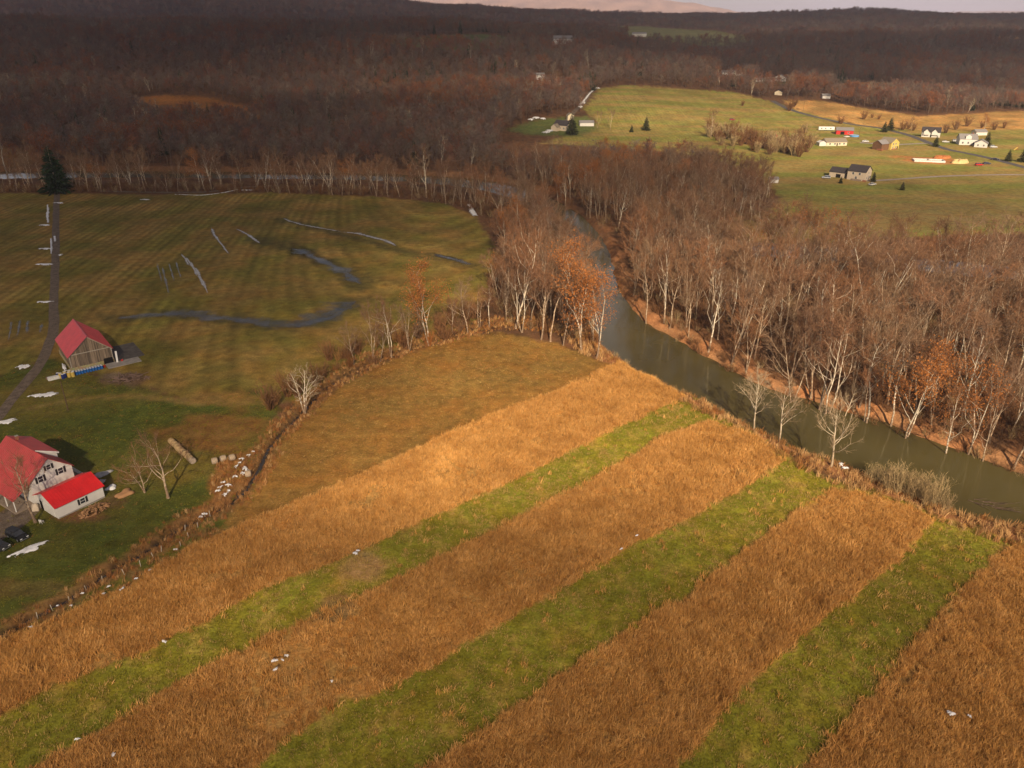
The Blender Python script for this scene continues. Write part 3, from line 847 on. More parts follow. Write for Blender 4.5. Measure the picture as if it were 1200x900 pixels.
# ------------------------------------------------------------------ tall dry grass strips and the green alleys between
def z_of(p): return ground_h(p[:, 0], p[:, 1])
def grass():
    protos = [tuft_mesh(100 + i, 0.95, 26, 0.50, 0.046, 'gold_blade', 1.0) for i in range(6)] + [tuft_mesh(110 + i, 0.8, 22, 0.50, 0.052, 'gold_blade', 1.5) for i in range(3)]
    P = []
    for k, g in enumerate(('gold1', 'gold2', 'gold3', 'gold4')):
        p = fill(W[g], 6.2, -0.4, 200 + k)
        p = p[in_view(p)]
        # thin patches, old wheel track, the trampled corner
        sd = poly_sd(W[g], p[:, 0], p[:, 1])
        keep = rng.uniform(size=len(p)) < np.clip(0.97 - 0.75 * sstep((vnoise(p[:, 0] + 50, p[:, 1], 7.0) - 0.80) / 0.1), 0, 1) * sstep((0.9 - (sd + 1.1 * (vnoise(p[:, 0], p[:, 1], 2.2) - 0.2))) / 1.0)
        p = p[keep]
        P.append(p)
    p = np.vstack(P)
    for path in ([(292, 618), (297, 640), (290, 665), (292, 690), (300, 705)], [(520, 535), (540, 555), (545, 575), (535, 590)], [(600, 740), (650, 690), (700, 655)], [(930, 780), (985, 725), (1040, 680)], [(1010, 880), (1060, 800), (1110, 745)]):
        d = line_d(smooth_line(places(path), 1.0), p[:, 0], p[:, 1]); p = p[d > 0.45]
    for (px, py, rad, kp) in ((420, 672, 5.0, 0.1), (395, 710, 5.0, 0.12), (350, 800, 10.0, 0.35), (430, 800, 5, 0.45), (985, 655, 6, 0.9)):
        c = place(px, py); d = np.hypot(p[:, 0] - c[0], p[:, 1] - c[1])
        p = p[(d > rad * (0.7 + 0.5 * vnoise(p[:, 0], p[:, 1], 2.0))) | (rng.uniform(size=len(p)) < kp)]
    n = len(p)
    # stems lean together in drifts, pushed about by wind and rain
    ang = 1.2 * math.pi * wavy(p[:, 0], p[:, 1], 16, 61, 2) + 0.9 * wavy(p[:, 0], p[:, 1], 5, 62, 2); tilt = 0.30 + 0.28 * wavy(p[:, 0], p[:, 1], 6, 63, 2) + rng.normal(0, 0.12, n)
    rot = np.stack([np.cos(ang) * tilt, np.sin(ang) * tilt, rng.uniform(0, 6.28, n)], 1)
    hgt = 1.0 + 0.22 * wavy(p[:, 0], p[:, 1], 9, 64, 3) + rng.normal(0, 0.12, n)
    hgt *= 1 - 0.4 * (vnoise(p[:, 0], p[:, 1], 3.0) > 0.78); hgt *= 0.82 + 0.36 * vnoise(p[:, 0] + 30, p[:, 1] + 70, 11.0)
    scatter('tall_grass', np.column_stack([p, z_of(p)]), rot, np.clip(hgt, 0.35, 1.5), rng.integers(0, 9, n), protos, 'tall golden dry grass standing in broad strips')
    # green alleys
    protos = [tuft_mesh(130 + i, 0.24, 12, 0.45, 0.075, 'green_blade', 0.9) for i in range(4)] + [tuft_mesh(140 + i, 0.30, 9, 0.42, 0.06, 'straw_blade', 1.6) for i in range(3)] + [tuft_mesh(150, 0.8, 12, 0.4, 0.07, 'gold_blade', 0.8)]
    p = fill(W['green'], 3.0, 0, 230); p = p[in_view(p)]
    dmin = np.min([poly_sd(W[g], p[:, 0], p[:, 1]) for g in ('gold1', 'gold2', 'gold3', 'gold4')], axis=0)
    sel = (dmin > -0.2) & (rng.uniform(size=len(p)) < 0.95)
    p = p[sel]; dmin = dmin[sel]; n = len(p)
    dry = vnoise(p[:, 0], p[:, 1], 6.0) * 0.6 + vnoise(p[:, 0] * 1.7, p[:, 1] * 0.6, 3.0) * 0.4
    u = rng.uniform(size=n)
    idx = np.where(u < 0.28 + 0.5 * sstep((dry - 0.52) / 0.2), rng.integers(4, 7, n), rng.integers(0, 4, n))
    idx = np.where((rng.uniform(size=n) < 0.012 + 0.45 * sstep((1.6 - dmin) / 1.6) * (vnoise(p[:, 0], p[:, 1], 2.5) > 0.5)), 7, idx)
    c = place(424, 666); near = np.hypot(p[:, 0] - c[0], p[:, 1] - c[1]) < 4 + 3 * vnoise(p[:, 0], p[:, 1], 2.0); idx = np.where(near & (rng.uniform(size=n) < 0.85), rng.integers(4, 7, n), idx)
    rot = np.stack([rng.normal(0, 0.15, n), rng.normal(0, 0.15, n), rng.uniform(0, 6.28, n)], 1)
    scatter('short_grass', np.column_stack([p, z_of(p)]), rot, rng.uniform(0.7, 1.4, n), idx, protos, 'short green grass with straw tufts in the alleys')
    # fallow field and lawn: sparse tufts
    p = fill(W['fallow'], 1.1, 0.3, 240); p = p[in_view(p)]; n1 = len(p)
    q = fill(W['lawn'], 0.9, 0.5, 241); q = q[in_view(q)]
    q = q[line_d(lane_w, q[:, 0], q[:, 1]) > 3]
    protos = [tuft_mesh(160 + i, 0.22, 9, 0.55, 0.07, m, 1.0) for i, m in enumerate(('straw_blade', 'weed_stem', 'green_blade', 'green_blade'))]
    a = np.vstack([p, q]); n = len(a)
    idx = np.concatenate([rng.choice([0, 1, 1, 1], n1), rng.choice([2, 3, 2, 3, 3, 1], n - n1)])
    scatter('field_stubble', np.column_stack([a, z_of(a)]), np.stack([rng.normal(0, 0.1, n), rng.normal(0, 0.1, n), rng.uniform(0, 6.28, n)], 1), rng.uniform(0.5, 1.1, n), idx, protos, 'low stubble and grass in the fallow field and lawn')
grass()

def weeds():
    """brown weeds and brambles: river bank, ditch, brush corner, wood edges"""
    protos = [tuft_mesh(170 + i, 1.2, 16, 0.5, 0.06, 'weed_stem', 0.9) for i in range(4)] + [tuft_mesh(175 + i, 1.3, 15, 0.5, 0.07, 'bank_reed', 0.9) for i in range(3)] + [shrub_mesh(180 + i, 1.6, 12, 0.03, 'weed_stem', 0.8, 6) for i in range(3)] + [tuft_mesh(190, 0.5, 12, 0.5, 0.07, 'green_blade', 0.9)]
    P, I = [], []
    # near river bank
    b = np.array([[-120, 60], [420, 60], [420, 330], [-120, 330]], float)
    p = rng.uniform((-20, 95), (210, 330), (60000, 2)); p = p[in_view(p)]
    sd = poly_sd(river_poly, p[:, 0], p[:, 1])
    north = np.array([place(a, c) for a, c in RIVER_N if 640 < a < 1340])
    dn = line_d(north, p[:, 0], p[:, 1])
    ok = (sd > 0.4) & (sd < 11) & (dn < 14)
    inside = np.min([poly_sd(W[g], p[:, 0], p[:, 1]) for g in ('gold1', 'gold2', 'gold3', 'gold4', 'fallow')], axis=0) < 0
    ok &= ~inside
    gsd = poly_sd(W['green'], p[:, 0], p[:, 1]); ok &= (gsd > -2.0)
    p = p[ok]; sd = sd[ok]
    u = rng.uniform(size=len(p)); br = vnoise(p[:, 0], p[:, 1], 5.0)
    i = np.where(br + 0.3 * (sd < 4) > 0.62, rng.integers(0, 4, len(p)), rng.integers(4, 7, len(p)))
    i = np.where(u < 0.07, rng.integers(7, 10, len(p)), i); i = np.where((u > 0.96), 10, i)
    n_bank = len(p); P.append(p); I.append(i)
    # ditch sides and brush corner
    p = rng.uniform((-150, 70), (70, 330), (90000, 2)); p = p[in_view(p)]
    dd = line_d(ditch_line[::3], p[:, 0], p[:, 1]); bs = poly_sd(W['brush'], p[:, 0], p[:, 1])
    wide = 1.6 + 3.2 * vnoise(p[:, 0] + 9, p[:, 1], 9.0) + 3.5 * sstep((p[:, 1] - 185) / 20) * vnoise(p[:, 0], p[:, 1] + 40, 12.0)
    gold = poly_sd(W['gold1'], p[:, 0], p[:, 1])
    ok = ((dd < wide) & (dd > 0.75) | (bs < 0) | (dd < 8) & (dd > 0.75) & (poly_sd(W['lawn'], p[:, 0], p[:, 1]) > 1.0) & (poly_sd(W['fallow'], p[:, 0], p[:, 1]) > 0) & (p[:, 1] < 170)) & (gold > -0.5) & (poly_sd(river_poly, p[:, 0], p[:, 1]) > 1)
    p = p[ok]; u = rng.uniform(size=len(p))
    i = np.where(u < 0.62, rng.integers(0, 4, len(p)), np.where(u < 0.82, rng.integers(4, 7, len(p)), rng.integers(7, 10, len(p)))); i = np.where(u > 0.90, 10, i)
    P.append(p); I.append(i)
    p = np.vstack(P); i = np.concatenate(I); n = len(p)
    sc = rng.uniform(0.35, 0.95, n) * np.where(i > 6, 1.1, 1.0)
    sc[:n_bank] *= 1.5
    rot = np.stack([rng.normal(0, 0.22, n), rng.normal(0, 0.22, n), rng.uniform(0, 6.28, n)], 1)
    scatter('weeds', np.column_stack([p, z_of(p)]), rot, sc, i, protos, 'rusty brown weeds along the ditch and the river bank')
weeds()

# ------------------------------------------------------------------ trees
def height_to(x, y, top_py):
    k = (450.0 - top_py) / FPX
    return (k * (y * _cp + CAMZ * _sp) - y * _sp + CAMZ * _cp) / (_cp + k * _sp)

KINDS = {
    'bare': [tree_mesh(300 + i, 22, stems=(1, 2, 1, 3, 1, 2, 1, 1, 2, 1)[i], limbs=(9, 8, 11, 8, 10, 9, 8, 12, 9, 10)[i], first=(0.30, 0.3, 0.42, 0.35, 0.25, 0.4, 0.5, 0.3, 0.25, 0.35)[i],
                       spread=(0.48, 0.42, 0.42, 0.42, 0.54, 0.46, 0.42, 0.46, 0.50, 0.46)[i], up=0.13, r0=0.23, twig=11, branch=6, bend=0.13) for i in range(10)],
    'sycamore': [tree_mesh(330 + i, 22, stems=(1, 2, 1, 2, 3, 1)[i], limbs=(10, 11, 10, 10, 11, 11)[i], first=(0.36, 0.34, 0.45, 0.3, 0.32, 0.28)[i], spread=(0.46, 0.42, 0.42, 0.46, 0.42, 0.50)[i], up=0.13, bend=0.17,
                           r0=0.25, bark='sycamore_bark', twig=9, branch=6, lean=0.10) for i in range(6)],
    'rust': [tree_mesh(345 + i, 22, stems=(2, 1, 2)[i], limbs=8, first=0.3, spread=0.46, up=0.13, bend=0.17, r0=0.26, bark='sycamore_bark', twig=7, leaf=(56, 40, 46)[i]) for i in range(3)],
    'sapling': [tree_mesh(355 + i, 14, limbs=(14, 13, 13)[i], first=(0.32, 0.36, 0.3)[i], spread=0.50, up=(0.10, 0.08, 0.18)[i], limb_ang=(0.55, 1.0), r0=0.20, bark='pale_bark', tmat='pale_twig', branch=6, twig=9, tw=0.04, lean=0.03) for i in range(3)],
    'yard': [tree_mesh(365 + i, 16, stems=(1, 2, 1)[i], limbs=(10, 11, 11)[i], first=(0.28, 0.26, 0.28)[i], spread=0.60, up=0.14, bend=0.15, r0=0.30, bark='grey_bark', branch=6, twig=9, tw=0.04, limb_ang=(0.6, 1.05)) for i in range(3)],
    'spreading': [tree_mesh(371, 14, stems=3, limbs=10, first=0.2, spread=0.42, up=0.12, bend=0.15, r0=0.34, bark='sycamore_bark', tmat='pale_twig', twig=4, branch=4, limb_ang=(0.6, 1.1))],
    'spruce': [conifer_mesh(380 + i, 20, 'needles', 0.36) for i in range(2)],
    'cedar': [conifer_mesh(385 + i, 10, 'cedar_green', 0.34) for i in range(2)],
}
NOM = dict(bare=22, sycamore=22, rust=22, sapling=14, yard=16, spreading=14, spruce=20, cedar=10)
NAMES = dict(bare='bare_tree', sycamore='sycamore_tree', rust='rust_leaved_tree', sapling='sapling_tree', yard='bare_yard_tree', spreading='sycamore_tree', spruce='spruce_tree', cedar='cedar_tree')
CATS = dict(spruce='conifer', cedar='conifer')

def plant(kind, var, x, y, h, rz, label, group=None, tilt=(0, 0)):
    tm, cm = KINDS[kind][var % len(KINDS[kind])]
    o = empty(NAMES[kind], (x, y, gz(x, y) - 0.05), rz)
    o.rotation_euler = (tilt[0], tilt[1], rz)
    o.scale = (h / NOM[kind],) * 3
    link('trunk', tm, o); link('crown', cm, o)
    return tag(o, label, CATS.get(kind, 'tree'), group)

def tree_at(px, py, top, kind, var, label, rz=None, group=None, tilt=(0, 0), level=None):
    x, y = place(px, py, level)
    return plant(kind, var, x, y, max(3.0, height_to(x, y, top)), random.uniform(0, 6.28) if rz is None else rz, label, group, tilt)

for a in [
    # pale young trees on the field side of the river
    (884, 501, 430, 'sapling', 0, 'pale young bare tree on the field bank, upstream one of the pair'),
    (914, 514, 440, 'sapling', 1, 'pale young bare tree on the field bank, downstream one of the pair'),
    (974, 547, 466, 'sapling', 2, 'slim pale bare tree standing alone on the field bank'),
    # farmyard
    (197, 583, 505, 'yard', 0, 'grey bare yard tree leaning beside the firewood heap of the farmhouse'),
    (170, 577, 518, 'yard', 1, 'low crooked grey bare tree between the garage wing and the hay bales'),
    (42, 612, 535, 'yard', 2, 'bare brown tree in front of the farmhouse porch by the driveway'),
    # ditch line
    (357, 484, 424, 'spreading', 0, 'whitish wide spreading tree at the ditch by the lawn corner'),
    (459, 419, 342, 'sycamore', 1, 'pale forked sycamore on the ditch beside a rusty leaved tree'),
    (503, 405, 308, 'rust', 0, 'rusty leaved tree with pale limbs on the ditch above the fallow field'),
    (446, 423, 375, 'bare', 1, 'small bare tree beside the pale forked sycamore on the ditch'),
    (573, 384, 328, 'sycamore', 2, 'small pale tree at the head of the fallow field'),
    (437, 420, 352, 'bare', 8, 'broad bare tree on the ditch just before the pale forked sycamore'),
    (480, 411, 350, 'bare', 3, 'three stemmed bare tree between the pale sycamore and the rusty tree'),
    (548, 391, 322, 'bare', 7, 'dense bare tree on the ditch at the top of the fallow field'),
    (562, 384, 330, 'bare', 5, 'twin stemmed bare tree next to the small pale tree at the field head'),
    (415, 428, 378, 'bare', 9, 'low brown tree among the ditch shrubs'),
    (530, 390, 345, 'bare', 4, 'low bare tree between the rusty tree and the fallow field corner'),
    # stand on the point between field and river
    (604, 385, 262, 'sycamore', 0, 'tall white trunked sycamore with a side limb at the fallow field corner'),
    (612, 390, 300, 'sycamore', 3, 'crooked pale sycamore behind the fallow field corner'),
    (634, 398, 300, 'bare', 2, 'tall bare tree in the stand at the end of the fallow field'),
    (645, 400, 296, 'bare', 6, 'straight bare tree in the stand at the end of the fallow field'),
    (682, 412, 285, 'rust', 0, 'forked tree with rusty top at the river end of the fallow field'),
    (699, 420, 320, 'rust', 2, 'rust topped tree leaning over the river bend'),
    (660, 405, 330, 'bare', 0, 'dark bare tree in front of the rust topped pair at the bend'),
    # far bank, front row
    (778, 377, 280, 'sycamore', 0, 'tall white sycamore at the water upstream of the fallen log'),
    (785, 381, 300, 'bare', 2, 'slender brown tree at the water beside the tall white sycamore'),
    (807, 392, 330, 'bare', 6, 'thin bare tree at the water between two white sycamores'),
    (831, 408, 312, 'sycamore', 5, 'white sycamore with level side limbs beside the fallen log'),
    (841, 398, 325, 'sycamore', 2, 'thin white tree standing just behind the fallen log'),
    (857, 382, 310, 'sycamore', 2, 'white stemmed tree in the wood behind the fallen log'),
    (757, 352, 290, 'bare', 8, 'forked bare tree at the inner river bend'),
    (930, 462, 352, 'bare', 5, 'big forked bare tree at the water opposite the pale young trees'),
    (961, 470, 340, 'bare', 3, 'large several stemmed bare tree leaning over the water'),
    (970, 475, 350, 'sycamore', 3, 'greenish grey sycamore leaning toward the river'),
    (992, 478, 430, 'sapling', 2, 'slim broken pale stem on the far bank'),
    (1018, 486, 368, 'sycamore', 2, 'straight white sycamore leaning out at the water beside a dark stem'),
    (1015, 484, 400, 'bare', 6, 'dark slender stem at the foot of the straight white sycamore'),
    (1063, 502, 378, 'rust', 0, 'orange leaved sycamore with bright white limbs at the water'),
    (1088, 470, 395, 'rust', 1, 'orange leaved tree behind the white limbed sycamore'),
    (1018, 402, 268, 'sycamore', 4, 'very tall white sycamore fanning out inside the wood'),
    (975, 345, 246, 'sycamore', 5, 'white topped sycamore rising above the wood by the slough'),
    (1112, 520, 430, 'sycamore', 5, 'white limbed tree dipping its branches in the river'),
    (1136, 522, 412, 'rust', 2, 'tawny leaved tree behind the branches that dip in the river'),
    (1155, 530, 440, 'bare', 4, 'leaning bare tree on the bank below the tawny tree'),
    (1190, 540, 425, 'bare', 0, 'broad bare tree on the far bank downstream of the dipping branches'),
    (798, 300, 226, 'sycamore', 4, 'fan shaped pale sycamore inside the wood above the river bend'),
    (828, 325, 245, 'sycamore', 1, 'pale sycamore standing by the slough end'),
    (310, 223, 168, 'sycamore', 0, 'white trunked tree on the farm lane edge at the upper river'),
    (155, 222, 176, 'sycamore', 1, 'white leaning tree by the upper river near the lane junction'),
    (358, 222, 176, 'sycamore', 4, 'pale fan shaped tree along the upper river'),
    (500, 232, 172, 'sycamore', 5, 'pale tree at the top corner of the hay meadow'),
    (8, 206, 136, 'sycamore', 2, 'leaning white tree beyond the upper river by the small clearing'),
    (68, 226, 167, 'spruce', 0, 'dark green spruce where the farm lane meets the river'),
    (757, 153, 137, 'cedar', 0, 'small dark conifer standing alone on the pasture below the hill house'),
    (740, 155, 147, 'cedar', 1, 'round dark bush on the pasture below the hill house'),
    (1023, 213, 200, 'cedar', 0, 'small conical conifer beside the end of the gable house drive'),
    (1057, 223, 212, 'cedar', 1, 'small conifer on the lawn below the long drive'),
    (1181, 189, 174, 'cedar', 0, 'conical dark conifer by the road below the white house'),
    (1198, 190, 171, 'cedar', 1, 'larger dark conifer by the road beyond the conical one'),
    (1043, 153, 135, 'cedar', 1, 'dark evergreen behind the yellow house'),
    (1036, 155, 140, 'cedar', 0, 'smaller dark evergreen beside the tall one behind the yellow house'),
    (1096, 172, 158, 'cedar', 1, 'dark bushy conifer beside the road opposite the white house'),
    (670, 158, 132, 'cedar', 0, 'dark conifer right beside the hill house'),
]:
    tree_at(*a)

def fill_wood():
    RW = places([(735, 345), (755, 372), (800, 400), (850, 428), (900, 452), (1000, 482), (1060, 502), (1100, 517), (1200, 552), (1330, 598), (1330, 336), (1150, 328), (1050, 318), (960, 308), (880, 303), (840, 303), (790, 293), (735, 282)])
    NW = places([(700, 262), (740, 280), (800, 293), (850, 288), (880, 272), (903, 245), (908, 225), (885, 214), (840, 207), (780, 203), (700, 200), (640, 200), (600, 203), (605, 214), (650, 232)])
    CL = places([(585, 300), (602, 262), (636, 256), (662, 288), (680, 325), (690, 370), (700, 402), (660, 396), (600, 380), (580, 372), (576, 340)])
    BELT = places([(-120, 229), (-120, 221), (60, 217), (300, 217), (480, 222), (560, 232), (620, 248), (640, 258), (600, 262), (575, 258), (540, 243), (460, 231), (300, 226), (60, 226)])
    taken = [(o.location.x, o.location.y) for o in COL.objects if o.name.split('.')[0].endswith('tree')]
    extra_p, extra_k = [], []
    def spread(poly, want_d, mind, seed):
        p = fill(poly, want_d, 0.5, seed); p = p[in_view(p, 8)]
        out = []
        for q in p:
            if all((q[0] - t[0]) ** 2 + (q[1] - t[1]) ** 2 > mind * mind for t in out) and all((q[0] - t[0]) ** 2 + (q[1] - t[1]) ** 2 > (mind * 0.8) ** 2 for t in taken):
                out.append(q)
        return sorted(out, key=lambda q: q[1])
    r = random.Random(5)
    for poly, dens, mind, nmax, label, group, hr, seed in (
        (RW, 0.08, 6.0, 170, 'brown tree in the far bank wood', 'bare trees of the far bank wood', (16, 30), 1),
        (CL, 0.08, 4.0, 34, 'brown tree on the point inside the bend', 'bare trees of the river point', (12, 23), 2),
        (NW, 0.035, 5.5, 56, 'brown tree in the wood between bend and pasture', 'bare trees of the bend wood', (15, 24), 3),
        (BELT, 0.035, 5.0, 70, 'brown tree in the belt above the meadow', 'bare trees of the meadow belt', (13, 25), 4)):
        pts = spread(poly, dens, mind, seed)
        r.shuffle(pts) if seed == 1 else None
        for i, q in enumerate(pts):
            u = r.random()
            h = r.uniform(*hr)
            if i < nmax:
                kind = 'bare'
                v = r.randrange(10)
                look = ('tall ' if h > 0.62 * hr[1] + 0.38 * hr[0] else 'short ' if h < 0.3 * hr[1] + 0.7 * hr[0] else 'middling ') + ('single stemmed', 'twin stemmed', 'single stemmed', 'three stemmed', 'broad', 'twin stemmed', 'high crowned', 'dense', 'twin stemmed', 'single stemmed')[v]
                dr = float(poly_sd(river_poly, np.array([q[0]]), np.array([q[1]]))[0]); ds = float(poly_sd(slough_poly, np.array([q[0]]), np.array([q[1]]))[0])
                where = ' at the water' if dr < 10 else ' by the slough' if ds < 14 else ' deep inside' if dr > 45 else ''
                if seed in (1, 3) and i % 6 == 2:
                    kind = 'sycamore'; look = look.split()[0] + (' pale limbed', ' pale forked', ' pale crooked', ' pale twin stemmed', ' pale three stemmed', ' pale wide')[v % 6]
                plant(kind, v % (6 if kind == 'sycamore' else 10), q[0], q[1], h, r.uniform(0, 6.28), look + ' ' + (label.replace('brown tree', 'sycamore') if kind == 'sycamore' else label) + where, group, (r.gauss(0, 0.05), r.gauss(0, 0.05)))
            else:
                extra_p.append((q[0], q[1], h / 22)); extra_k.append(r.randrange(10) if u < 0.84 else 10 + r.randrange(6) if u < 0.94 else 16 + r.randrange(3))
    # the rest of the riverside wood, too many to single out
    e = np.array(extra_p); n = len(e)
    src = [joined(*m) for m in KINDS['bare'] + KINDS['sycamore'] + KINDS['rust']]
    scatter('wood', np.column_stack([e[:, :2], ground_h(e[:, 0], e[:, 1])]), np.stack([rng.normal(0, 0.05, n), rng.normal(0, 0.05, n), rng.uniform(0, 6.28, n)], 1), e[:, 2], extra_k, src, 'bare riverside wood seen as one brown mass')
    # undergrowth
    src = [shrub_mesh(400 + i, 3.2, 16, 0.05, 'fallen_leaf_brush', 0.7, 9) for i in range(4)] + [shrub_mesh(410 + i, 3.5, 14, 0.045, 'willow_twig', 0.6, 8) for i in range(2)]
    P = [p[in_view(p)] for p in (fill(RW, 0.11, 1.5, 31), fill(NW, 0.05, 0, 32), fill(CL, 0.14, 0, 33), fill(BELT, 0.13, 0, 34))]
    p = np.vstack(P); n = len(p)
    scatter('undergrowth', np.column_stack([p, ground_h(p[:, 0], p[:, 1])]), np.stack([rng.normal(0, 0.1, n), rng.normal(0, 0.1, n), rng.uniform(0, 6.28, n)], 1), rng.uniform(0.5, 1.4, n), rng.choice([0, 1, 2, 3, 0, 1, 2, 3, 4, 5], n), src, 'brown undergrowth on the wood floor')
fill_wood()

def far_forest():
    kw = dict(nt=3, branch=4, twig=5, tw=0.15, r0=0.26, tl=2.0, tmat='far_twig', bark='far_bark')
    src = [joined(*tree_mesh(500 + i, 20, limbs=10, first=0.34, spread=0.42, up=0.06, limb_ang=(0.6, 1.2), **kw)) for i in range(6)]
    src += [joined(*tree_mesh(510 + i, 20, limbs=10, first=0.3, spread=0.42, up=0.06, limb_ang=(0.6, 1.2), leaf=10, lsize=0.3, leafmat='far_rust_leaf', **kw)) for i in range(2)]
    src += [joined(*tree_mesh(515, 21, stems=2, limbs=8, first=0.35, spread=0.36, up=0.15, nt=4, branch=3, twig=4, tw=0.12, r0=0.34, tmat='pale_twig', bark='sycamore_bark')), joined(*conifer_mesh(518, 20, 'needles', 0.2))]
    # a clump for the far ridges, where single trees are specks
    clump = []
    for j in range(3):
        ms = []
        for q in range(5):
            m = joined(*tree_mesh(530 + 10 * j + q, 20, limbs=8, first=0.2, spread=0.42, up=0.05, limb_ang=(0.6, 1.2), nt=3, branch=3, twig=4, tw=0.26, r0=0.24, tl=2.6, tmat='far_twig', bark='far_bark'))
            a = random.uniform(0, 6.28); d = random.uniform(3, 11)
            m.transform(Matrix.Translation((math.cos(a) * d, math.sin(a) * d, 0)) @ Matrix.Scale(random.uniform(0.8, 1.1), 4)); ms.append(m)
        clump.append(joined(*ms))
    src += clump
    holes = [places([(585, 203), (588, 160), (630, 137), (700, 134), (720, 165), (870, 190), (890, 212), (780, 202), (680, 199)]), W['pasture'], W['tan1'], W['hay']] + [p for p, _ in clear_w] + [places([(a - w, b - 4), (a + w, b - 4), (a + w, b + 9), (a - w, b + 9)]) for a, b, w in ((858, 89, 14), (907, 97, 18), (967, 116, 8), (636, 98, 10), (655, 100, 8), (659, 54, 11), (749, 46, 12), (912, 112, 7))]
    P, S, I = [], [], []
    r = np.random.default_rng(3)
    for y0, y1, cell, sc in ((440, 1000, 8.2, 0.93), (1000, 1700, 11.5, 1.05), (1700, 2600, 19, 1.25), (2600, 5200, 27, 1.0)):
        xm = y1 * 0.76 + 60
        gx, gy = np.meshgrid(np.arange(-xm, xm, cell), np.arange(y0, y1, cell))
        p = np.stack([gx.ravel(), gy.ravel()], 1) + r.uniform(-0.5, 0.5, (gx.size, 2)) * cell * 0.95
        p = p[np.abs(p[:, 0]) < p[:, 1] * 0.72 + 60]
        ok = np.ones(len(p), bool)
        for h in holes:
            ok &= poly_sd(h, p[:, 0], p[:, 1]) > 2.0
        if y0 < 1000:
            ok &= poly_sd(river_poly, p[:, 0], p[:, 1]) > 2.0
            ok &= poly_sd(slough_poly, p[:, 0], p[:, 1]) > 1.0
            ok &= (p[:, 1] > 505) | (p[:, 0] > -20) & (p[:, 1] > 480) & (p[:, 0] < 140)
            ok &= line_d(road_w, p[:, 0], p[:, 1]) > 8
        # along the tops of far ridges the back slope is never seen
        p = p[ok]; n = len(p)
        patch = vnoise(p[:, 0], p[:, 1], 90.0); u = r.uniform(size=n)
        if y0 < 2600:
            i = r.integers(0, 6, n)
            i = np.where(u < 0.04 + 0.40 * sstep((patch - 0.58) / 0.2), r.integers(6, 8, n), i)
            i = np.where((u > 0.988) & (p[:, 1] < 1200), 8, i)
            i = np.where((u > 0.93) & (u <= 0.94) | (u > 0.75) & (vnoise(p[:, 0] + 500, p[:, 1], 120.0) > 0.86), 9, i)
        else:
            i = r.integers(10, 13, n)
        P.append(p); I.append(i); S.append(sc * r.uniform(0.72, 1.18, n) * (0.85 + 0.3 * patch))
    p = np.vstack(P); n = len(p)
    print('far trees', n)
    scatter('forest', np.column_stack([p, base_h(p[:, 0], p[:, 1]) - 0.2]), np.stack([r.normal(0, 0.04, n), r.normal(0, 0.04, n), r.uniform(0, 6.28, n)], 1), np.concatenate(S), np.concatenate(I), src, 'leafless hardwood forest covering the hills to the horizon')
far_forest()

